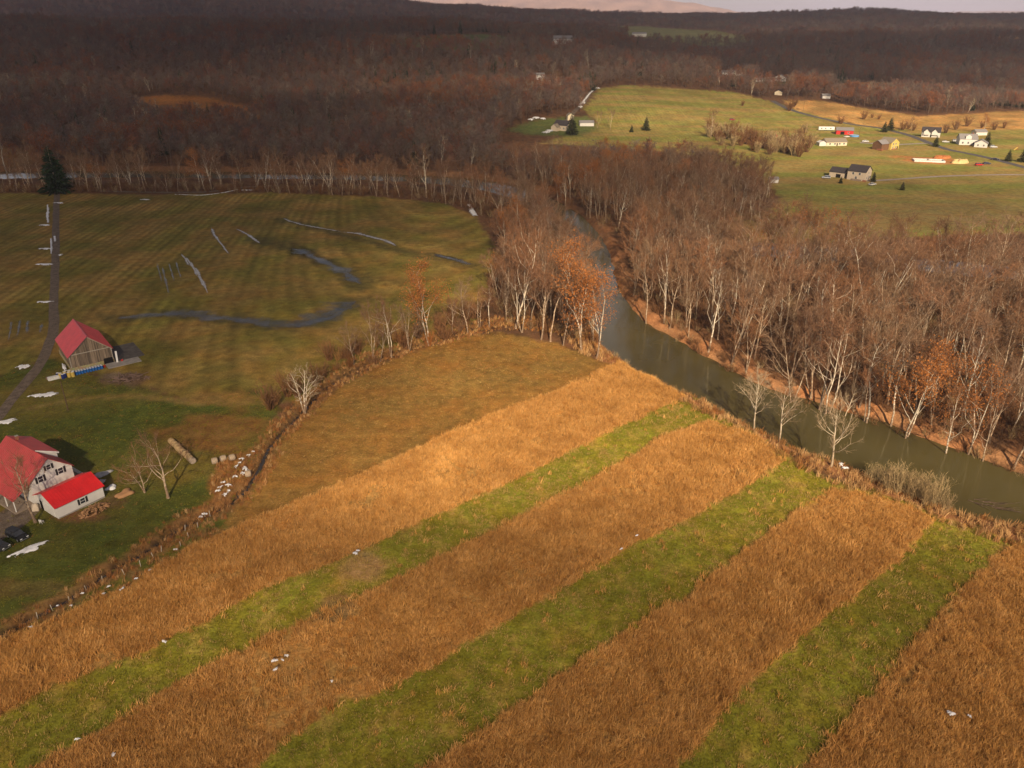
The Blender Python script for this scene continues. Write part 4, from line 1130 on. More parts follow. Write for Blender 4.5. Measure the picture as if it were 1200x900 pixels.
def shrubs():
    willow = [shrub_mesh(420 + i, 3.6, 30, 0.04, 'willow_twig', 0.35, 9) for i in range(3)]
    scrub = [shrub_mesh(430 + i, 4.5, 26, 0.11, 'fallen_leaf_brush', 0.6, 9) for i in range(3)]
    tawny = [shrub_mesh(440 + i, 3.0, 24, 0.055, 'weed_stem', 0.6, 9) for i in range(2)]
    pale = [shrub_mesh(445 + i, 4.5, 30, 0.14, 'willow_twig', 0.6, 9) for i in range(2)]
    r = random.Random(9)
    def put(me, px, py, s, label, group):
        x, y, z = on(px, py)
        label = ('tall ' if s > 1.55 else 'low ' if s < 1.2 else '') + ('rusty ' if me in tawny else 'dark ' if me in scrub and not label.startswith('dark') else 'tan ' if me in pale else '') + label
        o = link('shrub', me, None, (x, y, z - 0.05), r.uniform(0, 6.28)); o.scale = (s, s, s * r.uniform(0.85, 1.15)); tag(o, label, 'shrub', group)
    for px, py in [(1020, 566), (1032, 570), (1043, 573), (1054, 578), (1064, 582), (1074, 584), (1084, 590), (1096, 594), (1050, 571), (1072, 578), (1090, 586), (1104, 598)]:
        put(r.choice(willow), px + r.uniform(-3, 3), py + r.uniform(-2, 2), r.uniform(1.3, 2.0), 'pale leafless willow shrub in the thicket on the field bank', 'willow thicket on the bank')
    for px, py in [(735, 420), (752, 430), (768, 440), (722, 412), (800, 455), (790, 448), (845, 478), (870, 490)]:
        put(r.choice(willow), px, py, r.uniform(0.6, 0.95), 'straggly pale shrub on the field bank above the willow thicket', 'bank shrubs upstream')
    for px, py in [(325, 475), (335, 465), (315, 482), (380, 440), (392, 432), (400, 425), (410, 420), (385, 425), (370, 450), (420, 415), (475, 402), (490, 398), (520, 388), (545, 380), (562, 378), (550, 372), (530, 372), (345, 468)] + [(400 + 11 * q, 428 - 3.4 * q + (6 if q % 2 else -5)) for q in range(15)]:
        put(r.choice(tawny + scrub), px + r.uniform(-4, 4), py + r.uniform(-3, 3), r.uniform(1.0, 1.9), 'brown leafless shrub along the ditch between lawn and fallow field', 'ditch shrubs')
    for px, py in [(835, 158), (833, 150), (840, 165), (848, 168), (858, 170), (868, 172), (880, 176), (890, 178), (900, 180), (910, 180), (920, 182), (930, 183), (938, 183), (945, 180), (905, 172), (890, 170), (918, 170), (928, 172), (940, 172), (950, 172), (876, 168), (900, 166), (862, 163), (936, 162), (945, 158)] + [(834 + 2.6 * q, 160 + 0.55 * q - 6 * (q % 3 == 1)) for q in range(40)]:
        put(r.choice(pale + scrub), px + r.uniform(-3, 3), py + r.uniform(-2, 2), r.uniform(1.7, 2.8), 'leafless scrub bush in the hedgerow beside the tan house', 'pasture hedgerow scrub')
    for px, py in [(1070, 153), (1064, 151), (1058, 152), (985, 145), (1012, 140), (1022, 138), (1030, 140), (1133, 148), (1150, 150), (1165, 152), (1176, 150), (1120, 152), (1108, 156), (870, 124), (925, 130), (930, 125)]:
        put(r.choice(scrub), px, py, r.uniform(1.2, 2.4), 'dark bare bush beside the road and the houses beyond the river', 'roadside bushes')
shrubs()

# ------------------------------------------------------------------ lanes, puddles, snow
def gravel_material():
    t = NT('gravel'); co = t.coord()
    f = t.noise(0.6, 6, co); g = t.noise(6, 3, co)
    c = t.mix(t.mapr(f, 0.35, 0.65), (0.095, 0.068, 0.046), (0.175, 0.130, 0.092))
    c = t.mix(t.mapr(g, 0.5, 0.8), c, (0.30, 0.25, 0.22))
    t.bsdf(c, 0.9, 0.1, bump=g, bump_d=0.05)
gravel_material()
simple('asphalt', (0.105, 0.095, 0.095), 0.85, 0.2, 0.2, 0.4)
simple('pale_drive', (0.33, 0.28, 0.25), 0.9, 0.1, 0.2, 0.5)
ragged('snow', (0.80, 0.79, 0.80), 0.75, 0.2, 1.1, 0.56)
ragged('sky_shine_water', (0.52, 0.49, 0.47), 0.30, 0.5, 0.7, 0.58, 0.05, 0.30, 0.95)  # standing water; bright sky reflection painted in as pale colour
ragged('rut_water', (0.08, 0.074, 0.066), 0.16, 0.4, 0.55, 0.55, 0.01, 0.35, 0.75)
ragged('swale_water', (0.06, 0.056, 0.048), 0.14, 0.28, 0.22, 0.62, 0.01, 0.32, 0.72)
ragged('brush_snow', (0.80, 0.79, 0.80), 0.75, 0.2, 1.8, 0.68)
water_material('ditch_water', (0.030, 0.026, 0.024), 0.10, 1.0, 0.03, 0.6)
ribbon('farm_lane', lane_w, 3.0, 0.05, 'gravel', 'grey gravel farm lane running past the barn', wob=0.10, crown=0.06, seed=1)
ribbon('river_lane', smooth_line(places(FARLANE), 3), 3.4, 0.05, 'gravel', 'lane along the top of the hay meadow', wob=0.12, crown=0.05, seed=2)
ribbon('road', road_w, 6.0, 0.08, 'asphalt', 'paved road passing the houses beyond the river', wob=0.01)
ribbon('house_drive', smooth_line(places(DRIVE2), 5), 3.6, 0.08, 'pale_drive', 'long pale drive to the gable house', wob=0.08)
ribbon('short_drive', smooth_line(places(DRIVE3), 4), 5.0, 0.08, 'pale_drive', 'short pale drive beside the yellow house', wob=0.08)
ribbon('hill_lane', smooth_line(places(HILLLANE), 5), 5.0, 0.15, 'gravel', 'lane climbing past the hill house', wob=0.1)
ribbon('farmyard_drive', smooth_line(places([(-70, 655), (-20, 628), (10, 610), (35, 592), (60, 580)]), 1.0), np.linspace(11, 6, len(smooth_line(places([(-70, 655), (-20, 628), (10, 610), (35, 592), (60, 580)]), 1.0))), 0.05, 'gravel', 'grey gravel drive in front of the farmhouse', wob=0.08, seed=4)

def blob(name, px, py, rx, ry, mat, h=0.0, dz=0.03, rz=0.0, label='', cat=None, group=None, kind=None, seed=0, rough=0.45, n=40):
    """irregular low patch lying on the land: flat for water, domed for snow"""
    r = np.random.default_rng(seed + 17); cx, cy = place(px, py)
    ph = r.uniform(0, 6.28, 6); am = r.uniform(0.3, 1, 6)
    V, F = [], []
    rings = (1.0, 0.93, 0.7, 0.4)
    for q in rings:
        for i in range(n):
            a = 2 * math.pi * i / n
            w = 1 + rough * sum(am[k] * math.sin((k + 2) * a + ph[k]) for k in range(6)) / 3.2
            lx, ly = math.cos(a) * rx * w * q, math.sin(a) * ry * w * q
            x = lx * math.cos(rz) - ly * math.sin(rz); y = lx * math.sin(rz) + ly * math.cos(rz)
            V.append((x, y, 0))
    V.append((0, 0, 0)); V = np.array(V)
    z = ground_h(V[:, 0] + cx, V[:, 1] + cy); z0 = float(z[-1])
    prof = np.concatenate([np.repeat([-0.06 if h else 0.0, 0.45 * h, 0.85 * h, h], n), [h]])
    lump = 1 + 0.5 * wavy(V[:, 0], V[:, 1], max(rx, ry) * 0.5, seed + 3, 2)
    V[:, 2] = (z - z0 if h else 0 * z) + dz + prof * lump
    for k in range(3):
        for i in range(n):
            F.append((k * n + i, k * n + (i + 1) % n, (k + 1) * n + (i + 1) % n)); F.append((k * n + i, (k + 1) * n + (i + 1) % n, (k + 1) * n + i))
    for i in range(n): F.append((3 * n + i, 3 * n + (i + 1) % n, 4 * n))
    me = mesh_np(name, V, np.array(F), mat, True)
    me.attributes.new('edge', 'FLOAT', 'POINT').data.foreach_set('value', np.concatenate([np.repeat([1.0, 0.86, 0.5, 0.2], n), [0.0]]).astype(np.float32))
    o = link(name, me, None, (cx, cy, z0))
    return tag(o, label, cat, group, kind)

def puddles():
    def strip(path, w, mat, label, seed, wob=0.45, dz=0.03):
        p = smooth_line(places(path), 1.2)
        s = np.linspace(0, 1, len(p)); ww = w * np.clip(np.minimum(s, 1 - s) * 7, 0.12, 1) * (0.7 + 0.6 * vnoise(s * 60 + seed * 7, s * 0, 4.0))
        ribbon('puddle', p, ww, 0.06 + dz, mat, label, wob=wob, seed=seed)
    strip([(330, 255), (345, 261), (368, 266), (385, 269), (402, 272)], 2.2, 'sky_shine_water', 'long white puddle with painted sky reflection across the hay meadow, upper piece', 1)
    strip([(398, 272), (412, 273), (425, 275), (440, 279), (455, 283), (466, 289)], 3.0, 'sky_shine_water', 'long white puddle with painted sky reflection across the hay meadow, lower piece', 2)
    strip([(508, 297), (520, 301), (535, 305), (555, 311)], 4.0, 'rut_water', 'blue puddle at the meadow edge below the white puddle', 3)
    strip([(130, 374), (160, 371), (200, 368), (230, 369), (265, 374), (300, 378), (340, 380), (370, 378), (392, 370), (408, 360), (418, 352)], 9.5, 'swale_water', 'winding wet swale of grey blue water through the hay meadow', 4, 0.5)
    strip([(340, 290), (370, 302), (395, 314), (412, 325), (424, 335)], 9.0, 'swale_water', 'thin wet swale curving below the white puddle', 5, 0.6)
    strip([(345, 377), (372, 372), (398, 362), (414, 352)], 16, 'swale_water', 'wide wet patch where the swale meets the ditch shrubs', 8, 0.5, 0.02)
    strip([(275, 268), (285, 272), (296, 279), (306, 286)], 1.8, 'sky_shine_water', 'short water streak with painted sky reflection in a rut beside the dark swale', 6, 0.6)
    strip([(247, 266), (252, 276), (260, 287), (269, 299)], 1.5, 'sky_shine_water', 'water streak with painted sky reflection in a rut running down the hay meadow', 7, 0.6)
    for i, (a, b, c, d) in enumerate([(212, 297, 222, 312), (217, 300, 232, 325), (222, 305, 240, 338), (228, 312, 244, 345)]):
        strip([(a, b), ((a + c) / 2 + 1, (b + d) / 2), (c, d)], 1.1, 'sky_shine_water', 'water filled wheel rut with painted sky reflection in the middle of the hay meadow', 10 + i, 0.7)
    for i, (a, b, c, d) in enumerate([(184, 308, 190, 332), (190, 312, 198, 345), (198, 308, 204, 330), (206, 306, 212, 326)]):
        strip([(a, b), ((a + c) / 2, (b + d) / 2), (c, d)], 0.9, 'rut_water', 'grey water filled wheel rut beside the bright water filled ruts', 20 + i, 0.7)
    for i, (a, b, c, d) in enumerate([(10, 400, 14, 376), (20, 396, 24, 374), (30, 392, 33, 374), (46, 392, 50, 378)]):
        strip([(a, b), ((a + c) / 2, (b + d) / 2), (c, d)], 1.1, 'rut_water', 'water filled rut in the meadow across the lane from the barn', 30 + i, 0.6)
    ribbon('creek', ditch_line, 1.1, 0.06, 'ditch_water', 'narrow dark creek in the ditch between lawn and fields', wob=0.3, z=-0.86)
puddles()

def snow():
    R2 = random.Random(4)
    G = 'snow patches beside the farm lane'
    for i, (px, py, rx, ry, rz, lab) in enumerate([
        (52, 264, 2.6, 0.8, 0.1, 'small snow bar beside the farm lane under the long snow ridge'), (53, 292, 2.6, 0.8, 0, 'middle snow bar beside the farm lane'), (52, 310, 3.2, 0.8, 0, 'longest snow bar beside the farm lane'),
        (52, 354, 2.2, 0.6, 0.1, 'snow bar beside the farm lane above the flooded ruts'), (69, 238, 2.2, 0.7, 0, 'snow bar across the lane from the long snow ridge'), (71, 299, 0.7, 0.8, 0, 'small snow dot beside the farm lane'),
        (27, 430, 1.7, 1.0, 0.2, 'snow patch on the grass below the flooded ruts'), (43, 464, 1.6, 0.6, 0, 'narrow snow patch below the blue drums'), (56, 463, 2.4, 1.0, 0.3, 'ragged snow patch below the blue drums'),
        (6, 495, 2.4, 0.8, 0.7, 'long snow patch at the foot of the lane'), (34, 644, 2.8, 0.75, 0.9, 'long snow patch at the farmhouse drive edge'), (290, 223, 3.0, 1.2, 0, 'snow patch at the end of the river lane'),
        (170, 234, 2.5, 0.8, 0, 'snow patch on the river lane verge')]):
        blob('snow_patch', px, py, rx * 1.15, ry * 1.5, 'snow', 0.28, 0.02, rz, lab, 'snow', None, 'thing', 40 + i, 0.5)
    for i, (a, b, w, lab) in enumerate([((56, 240), (56, 262), 1.2, 'long snow ridge on the lane verge'), ((60, 280), (60, 298), 0.8, 'thin snow strip in the lane wheel track'), ((64, 277), (65, 284), 0.9, 'short snow strip in the lane wheel track')]):
        p = smooth_line(places([a, ((a[0] + b[0]) / 2, (a[1] + b[1]) / 2), b]), 0.8)
        ribbon('snow_strip', p, w, 0.09, 'snow', lab, 'thing', 'snow', wob=0.5, crown=0.22, seed=60 + i)
    p = smooth_line(places([(205, 228), (235, 229), (262, 226), (280, 222)]), 2)
    ribbon('snow_strip', p, 1.4, 0.08, 'snow', 'long snow strip along the river lane', 'thing', 'snow', wob=0.7, crown=0.2, seed=65)
    p = smooth_line(places([(679, 124), (686, 116), (692, 109), (696, 105)]), 5)
    ribbon('snow_strip', p, 2.6, 0.3, 'snow', 'white snow strip beside the lane climbing from the hill house', 'thing', 'snow', wob=0.3, crown=0.3, seed=66)
    for i, (px, py) in enumerate([(277, 549), (281, 545), (288, 552), (285, 557), (262, 568), (268, 571), (258, 574), (256, 578), (268, 578), (292, 536), (297, 532), (276, 561), (284, 540), (264, 582), (240, 601), (235, 604)]):
        blob('snow_patch', px, py, R2.uniform(0.5, 1.3) * (1.3 if i < 5 else 0.7), R2.uniform(0.4, 0.8), 'brush_snow', 0.25, 0.45, R2.uniform(0, 3), 'ragged snow patch among the brown brush by the ditch', 'snow', 'snow in the brush corner', 'thing', 80 + i, 0.6, 24)
    for i, (px, py) in enumerate([(176, 671), (160, 681), (143, 693), (122, 698), (97, 698), (206, 646), (84, 712), (128, 690), (68, 712), (37, 737)]):
        blob('snow_patch', px, py, R2.uniform(0.3, 0.7), R2.uniform(0.25, 0.4), 'brush_snow', 0.25, 0.3, R2.uniform(0, 3), 'small snow clot between the ditch and the tall grass', 'snow', 'snow along the ditch', 'thing', 110 + i, 0.6, 20)
    for i, (px, py, s) in enumerate([(417, 653, 0.7), (420, 650, 0.5), (323, 780, 0.6), (324, 790, 0.5), (337, 774, 0.4), (332, 779, 0.35), (390, 804, 0.3), (1113, 842, 0.7), (1134, 845, 0.4), (194, 757, 0.5), (728, 648, 0.4), (746, 632, 0.4), (135, 890, 0.45), (93, 872, 0.4), (985, 548, 1.0), (990, 553, 0.9)]):
        blob('snow_patch', px, py, s * 1.2, s * 0.7, 'brush_snow', 0.3, 0.75, R2.uniform(0, 3), 'tiny snow clot caught in the tall grass strips', 'snow', 'snow specks in the tall grass', 'thing', 130 + i, 0.6, 20)
    for i, (px, py, s) in enumerate([(640, 156, 4), (644, 154, 4), (622, 141, 3), (628, 139, 4), (636, 140, 3), (684, 121, 3), (680, 126, 3), (700, 104, 3)]):
        blob('snow_patch', px, py, s, s * 0.8, 'snow', 0.9, 0.4, R2.uniform(0, 3), 'snow heap on the lawn of the hill house', 'snow', 'snow around the hill house', 'thing', 160 + i, 0.4, 20)
    x, y = place(552, 246)
    p = smooth_line(places([(550, 240), (553, 247), (558, 254)]), 1.0)
    ribbon('snow_strip', p, 3.0, 0.2, 'snow', 'white snow bank at the wood edge in the meadow corner', 'thing', 'snow', wob=0.4, crown=0.4, seed=67)
snow()

# ------------------------------------------------------------------ building materials
def boards_material():
    t = NT('weathered_board'); co = t.coord()
    mp = t.n('ShaderNodeMapping'); mp.inputs['Scale'].default_value = (6, 6, 0.35); t.t.links.new(co, mp.inputs['Vector'])
    f = t.noise(1.0, 5, mp.outputs['Vector']); r = t.n('ShaderNodeNewGeometry').outputs['Random Per Island']
    c = t.mix(t.mapr(f, 0.3, 0.7), (0.115, 0.085, 0.062), (0.30, 0.235, 0.175))
    c = t.mix(1.0, c, t.mix(r, (0.6, 0.6, 0.6), (1.35, 1.3, 1.2)), 'MULTIPLY')
    t.bsdf(c, 0.9, 0.1, bump=f, bump_d=0.02)
boards_material()
def red_roof(name, c, rust=0.0, rough=0.42):
    t = NT(name); co = t.coord()
    f = t.noise(0.5, 5, co); g = t.noise(3.5, 5, co)
    k = t.mix(t.mapr(f, 0.3, 0.7), tuple(v * 0.85 for v in c), tuple(min(1, v * 1.12) for v in c))
    if rust: k = t.mix(t.math('MULTIPLY', t.mapr(g, 0.52, 0.72), rust), k, (0.26, 0.10, 0.06))
    t.bsdf(k, rough, 0.45, bump=g, bump_d=0.01)
red_roof('barn_roof_red', (0.56, 0.045, 0.05), 0.1, 0.35); red_roof('house_roof_red', (0.40, 0.045, 0.042), 0.75); red_roof('wing_roof_red', (0.60, 0.018, 0.022), 0.05)
def stone_material():
    t = NT('field_stone'); co = t.coord()
    v = t.n('ShaderNodeTexVoronoi'); t.set(v.inputs['Scale'], 2.2); t.t.links.new(co, v.inputs['Vector'])
    c = t.mix(0.5, (0.42, 0.36, 0.20), v.outputs['Color'], 'SOFT_LIGHT')
    c = t.mix(t.mapr(t.noise(5, 4, co), 0.35, 0.65), c, (0.30, 0.25, 0.14))
    t.bsdf(c, 0.9, 0.1, bump=v.outputs['Distance'], bump_d=0.06)
stone_material()
simple('white_siding', (0.62, 0.59, 0.55), 0.6, 0.3, 0.06, 1.0)
simple('white_trim', (0.72, 0.70, 0.66), 0.6, 0.3, 0.06, 1.0)
simple('black_shutter', (0.02, 0.02, 0.022), 0.5, 0.3, 0.2, 3)
simple('window_glass', (0.03, 0.035, 0.045), 0.06, 0.6, 0.2, 2)
simple('dark_inside', (0.015, 0.013, 0.012), 0.9, 0.1, 0.2, 2)
simple('cream_siding', (0.66, 0.56, 0.40), 0.7, 0.2, 0.06, 1)
simple('tan_siding', (0.55, 0.45, 0.34), 0.7, 0.2, 0.06, 1)
simple('yellow_siding', (0.56, 0.42, 0.12), 0.7, 0.2, 0.08, 1)
simple('red_siding', (0.50, 0.03, 0.025), 0.6, 0.2, 0.12, 1)
simple('log_siding', (0.16, 0.085, 0.045), 0.8, 0.2, 0.2, 1)
simple('dark_shingle', (0.060, 0.052, 0.056), 0.9, 0.1, 0.25, 2)
simple('tan_shingle', (0.25, 0.21, 0.165), 0.9, 0.1, 0.15, 2)
simple('grey_shingle', (0.24, 0.225, 0.225), 0.9, 0.1, 0.15, 2)
simple('brick_red', (0.30, 0.12, 0.07), 0.9, 0.1, 0.25, 4)
simple('deck_wood', (0.26, 0.20, 0.15), 0.85, 0.1, 0.25, 3)
simple('tyre_rubber', (0.018, 0.018, 0.02), 0.85, 0.2, 0.2, 5)
simple('steel_rim', (0.40, 0.40, 0.42), 0.35, 0.5, 0.1, 5, metal=0.7)
simple('lamp_glass', (0.75, 0.75, 0.72), 0.1, 0.6, 0.05, 5)
simple('tail_glass', (0.45, 0.02, 0.02), 0.2, 0.6, 0.05, 5)
simple('hay_straw', (0.42, 0.29, 0.155), 0.95, 0.05, 0.35, 5, bump=0.06)
simple('old_hay', (0.33, 0.26, 0.20), 0.95, 0.05, 0.35, 5, bump=0.06)
simple('post_wood', (0.42, 0.37, 0.30), 0.9, 0.1, 0.25, 4)
simple('pole_wood', (0.12, 0.075, 0.045), 0.9, 0.1, 0.25, 4)
rnd_material('split_wood', [(0.36, 0.20, 0.10), (0.36, 0.20, 0.10)], 0.9, 0.1)
simple('concrete', (0.30, 0.27, 0.24), 0.9, 0.1, 0.2, 0.6)
simple('dark_concrete', (0.10, 0.088, 0.08), 0.9, 0.1, 0.3, 0.6)
rnd_material('scrap', [(0.20, 0.13, 0.10), (0.20, 0.13, 0.10)], 0.8, 0.2)
for nm, c in dict(blue_plastic=(0.02, 0.13, 0.42), yellow_plastic=(0.62, 0.44, 0.10), navy_plastic=(0.015, 0.03, 0.16), white_plastic=(0.66, 0.64, 0.60), red_plastic=(0.50, 0.03, 0.02), grey_tarp=(0.36, 0.35, 0.35), pool_blue=(0.10, 0.30, 0.62), sand=(0.62, 0.45, 0.20)).items():
    simple(nm, c, 0.55, 0.3, 0.2, 2)

# ------------------------------------------------------------------ building blocks
def window(parent, axis, at, c, z, w, h, face, shutters=False, name='window'):
    """axis 'y': in a wall of constant y at `at`, facing `face` (+1/-1) along that axis; c is the other coordinate"""
    def B(a0, a1, d0, d1, z0, z1):
        d0, d1 = sorted((at + face * d0, at + face * d1))
        return MB().box(a0, a1, d0, d1, z0, z1) if axis == 'y' else MB().box(d0, d1, a0, a1, z0, z1)
    t = 0.09
    fr = MB()
    for b in (B(c - w / 2 - t, c - w / 2, -0.02, 0.07, z - t, z + h + t), B(c + w / 2, c + w / 2 + t, -0.02, 0.07, z - t, z + h + t), B(c - w / 2, c + w / 2, -0.02, 0.07, z + h, z + h + t), B(c - w / 2, c + w / 2, -0.02, 0.09, z - t, z), B(c - w / 2, c + w / 2, -0.02, 0.055, z + h * 0.48, z + h * 0.53)):
        fr.add(b.v, b.f)
    o = fr.build(name, 'white_trim', parent)
    B(c - w / 2, c + w / 2, -0.04, 0.03, z, z + h).build('pane', 'window_glass', o)
    if shutters:
        for s in (-1, 1):
            a = c + s * (w / 2 + t + 0.03); b = a + s * 0.42
            B(min(a, b), max(a, b), -0.02, 0.06, z - 0.06, z + h + 0.06).build('shutter', 'black_shutter', o)
    return o

def slope(parent, p, thick, mat, name='roof', ribs=0.6, rib_mat=None):
    """one roof plane: p = eave a, eave b, ridge b, ridge a; a slab with standing seams"""
    a, b, c, d = [Vector(q) for q in p]
    n = (b - a).cross(d - a).normalized()
    if n.z < 0: n = -n
    o = MB().hexa([*[q - n * thick for q in (a, b, c, d)], a, b, c, d]).build(name, mat, parent)
    if ribs:
        L = (b - a).length; k = max(2, int(L / ribs)); m = MB()
        for i in range(1, k):
            t = i / k; e = a.lerp(b, t); r = d.lerp(c, t); u = (b - a).normalized() * 0.025
            m.hexa([e - u + n * 0.001, e + u + n * 0.001, r + u + n * 0.001, r - u + n * 0.001, e - u + n * 0.04, e + u + n * 0.04, r + u + n * 0.04, r - u + n * 0.04])
        s = m.build('seams', rib_mat or mat, o); s['kind'] = 'stuff'
    return o

def gable_walls(x0, x1, y0, y1, eave, ridge, axis, off=0.0):
    """closed body with gable ends; ridge runs along axis"""
    m = MB()
    if axis == 'y':
        mid = (x0 + x1) / 2 + off; m.prism([(x0, -0.3), (x1, -0.3), (x1, eave), (mid, ridge), (x0, eave)], 'y', y0, y1)
    else:
        mid = (y0 + y1) / 2 + off; m.prism([(y0, -0.3), (y1, -0.3), (y1, eave), (mid, ridge), (y0, eave)], 'x', x0, x1)
    return m

def gable_roof(parent, x0, x1, y0, y1, eave, ridge, axis, mat, over=0.35, thick=0.12, ribs=0.6, lift=0.14):
    if axis == 'y':
        mid = (x0 + x1) / 2; k = (ridge - eave) / (mid - x0); dz = -k * over + lift
        ya, yb = y0 - over, y1 + over
        a = slope(parent, [(x0 - over, ya, eave + dz), (x0 - over, yb, eave + dz), (mid, yb, ridge + lift), (mid, ya, ridge + lift)], thick, mat, ribs=ribs)
        b = slope(parent, [(x1 + over, ya, eave + dz), (x1 + over, yb, eave + dz), (mid + 0.002, yb, ridge + lift), (mid + 0.002, ya, ridge + lift)], thick, mat, ribs=ribs)
    else:
        mid = (y0 + y1) / 2; k = (ridge - eave) / (mid - y0); dz = -k * over + lift
        xa, xb = x0 - over, x1 + over
        a = slope(parent, [(xa, y0 - over, eave + dz), (xb, y0 - over, eave + dz), (xb, mid, ridge + lift), (xa, mid, ridge + lift)], thick, mat, ribs=ribs)
        b = slope(parent, [(xa, y1 + over, eave + dz), (xb, y1 + over, eave + dz), (xb, mid + 0.002, ridge + lift), (xa, mid + 0.002, ridge + lift)], thick, mat, ribs=ribs)
    return a, b

# ------------------------------------------------------------------ barn
def barn():
    bx, by = -124.3, 201.2
    t = empty('barn', (bx, by, gz(bx, by)), R(38)); tag(t, 'weathered grey timber barn with bright red metal roof beside the farm lane', 'barn')
    w, d, eave, apex, st = 11.0, 17.0, 4.7, 9.4, 1.15
    gable_walls(0.12, w - 0.12, 0.12, d - 0.12, eave, apex, 'y').build('wall', 'weathered_board', t)
    rr = random.Random(2)
    def siding(n, fn):
        m = MB()
        for i in range(n): fn(m, i)
        o = m.build('board_siding', 'weathered_board', t); o['kind'] = 'stuff'
    nb = 38
    def front(y, s):
        def f(m, i):
            a, b = w * i / nb + 0.01, w * (i + 1) / nb - 0.01; j = rr.uniform(0.0, 0.05)
            za = eave + (apex - eave) * (1 - abs(a - w / 2) / (w / 2)) - 0.03; zb = eave + (apex - eave) * (1 - abs(b - w / 2) / (w / 2)) - 0.03
            y0, y1 = sorted((y + s * 0.02, y + s * (0.06 + j))); z0 = (st if a < 8.4 else 1.9) + rr.uniform(-0.05, 0.08)
            m.hexa([(a, y0, z0), (b, y0, z0), (b, y1, z0), (a, y1, z0), (a, y0, za), (b, y0, zb), (b, y1, zb), (a, y1, za)])
        return f
    siding(nb, front(0.12, -1)); siding(nb, front(d - 0.12, 1))
    for x, s in ((0.12, -1), (w - 0.12, 1)):
        def f(m, i, x=x, s=s):
            a, b = d * i / 54 + 0.01, d * (i + 1) / 54 - 0.01; x0, x1 = sorted((x + s * 0.02, x + s * (0.06 + rr.uniform(0, 0.05))))
            m.box(x0, x1, a, b, st + rr.uniform(-0.05, 0.1), eave - 0.05)
        siding(54, f)
    MB().box(-0.18, 8.3, -0.32, 0.0, -0.4, st).build('foundation', 'field_stone', t, 0.04)
    MB().box(-0.25, -0.02, 0.1, d, -0.4, st).build('foundation', 'field_stone', t, 0.04)
    MB().box(w + 0.02, w + 0.22, 0.1, d, -0.4, st).build('foundation', 'field_stone', t, 0.04)
    MB().box(8.5, 10.85, -0.05, 0.3, -0.2, 1.75).build('doorway', 'dark_inside', t)
    MB().box(0.0, w, -0.09, -0.02, 4.75, 4.95).build('beam', 'post_wood', t)
    for x in (0.06, w - 0.06): MB().box(x - 0.09, x + 0.09, -0.14, 0.02, st, eave - 0.15).build('corner_board', 'post_wood', t)
    for s in (-1, 1):
        a = Vector((w / 2, -0.2, apex - 0.10)); e = Vector((w / 2 + s * (w / 2 + 0.2), -0.2, eave - 0.27))
        MB().hexa([e + Vector((0, 0, -0.22)), e + Vector((0, 0.12, -0.22)), a + Vector((0, 0.12, -0.25)), a + Vector((0, 0, -0.25)), e, e + Vector((0, 0.12, 0)), a + Vector((0, 0.12, 0)), a]).build('rake_board', 'post_wood', t)
    gable_roof(t, 0, w, 0, d, eave, apex, 'y', 'barn_roof_red', 0.5, 0.08, 0.75, 0.12)
    MB().box(w / 2 - 0.18, w / 2 + 0.18, -0.5, d + 0.5, apex + 0.10, apex + 0.17).build('ridge_cap', 'barn_roof_red', t)
    # yard beside it
    o = MB().box(0, 8.0, 0, 13, -0.3, 0.12).build('concrete_pad', 'dark_concrete', None, 0.03, (bx + 11.5 * math.cos(R(38)), by + 11.5 * math.sin(R(38)), gz(bx + 9, by + 8)), R(38))
    tag(o, 'dark concrete pad along the side of the barn', kind='structure')
    o = MB().box(0, 9.0, -4.2, 0, -0.3, 0.10).build('concrete_apron', 'concrete', None, 0.03, (bx + 8.5 * math.cos(R(38)), by + 8.5 * math.sin(R(38)), gz(bx + 7, by + 3)), R(38))
    tag(o, 'pale concrete apron before the barn doorway', kind='structure')
    def local(lx, ly, lz=0.0):
        x = bx + lx * math.cos(R(38)) - ly * math.sin(R(38)); y = by + lx * math.sin(R(38)) + ly * math.cos(R(38)); return (x, y, gz(x, y) + lz)
    # drums and tanks in front
    drum = MB()
    for z0, z1, r in ((0, 0.03, 0.29), (0.03, 0.30, 0.30), (0.30, 0.34, 0.32), (0.34, 0.60, 0.30), (0.60, 0.64, 0.32), (0.64, 0.88, 0.30), (0.88, 0.92, 0.31)): drum.cyl((0, 0, z0), (0, 0, z1), r, r, 14)
    dm = drum.mesh('shell', 'blue_plastic'); ym = drum.mesh('shell', 'yellow_plastic'); nm = drum.mesh('shell', 'navy_plastic')
    lid = MB().cyl((0, 0, 0.92), (0, 0, 0.95), 0.27, 0.27, 14); lid.cyl((0.15, 0, 0.95), (0.15, 0, 1.0), 0.05, 0.05, 8); lm = lid.mesh('lid', 'white_plastic')
    def put(me, lx, ly, s, lab, grp, name):
        e = empty(name, local(lx, ly), rr.uniform(0, 6)); e.scale = (s,) * 3; link('shell', me, e); link('lid', lm, e); tag(e, lab, 'drum', grp)
    for i in range(10):
        for j in range(2): put(dm, 0.6 + i * 0.72, -2.2 - j * 0.75 + 0.05 * rr.random(), 1.05, 'blue plastic drum in the double row before the barn wall', 'blue drums before the barn', 'plastic_drum')
    for i, (lx, ly) in enumerate([(-1.0, -2.0), (-2.2, -2.0), (-1.4, -3.2), (-0.5, -3.6), (-3.4, -2.6)]): put(ym, lx, ly, 1.55, 'large yellow tank at the lane end of the blue drums', 'yellow tanks by the barn', 'storage_tank')
    for i, (lx, ly) in enumerate([(-1.7, -1.2), (-3.0, -3.4), (-2.4, -3.0), (-3.9, -1.6), (-0.2, -2.7)]): put(nm, lx, ly, 1.4, 'navy blue tank among the yellow tanks', 'navy tanks by the barn', 'storage_tank')
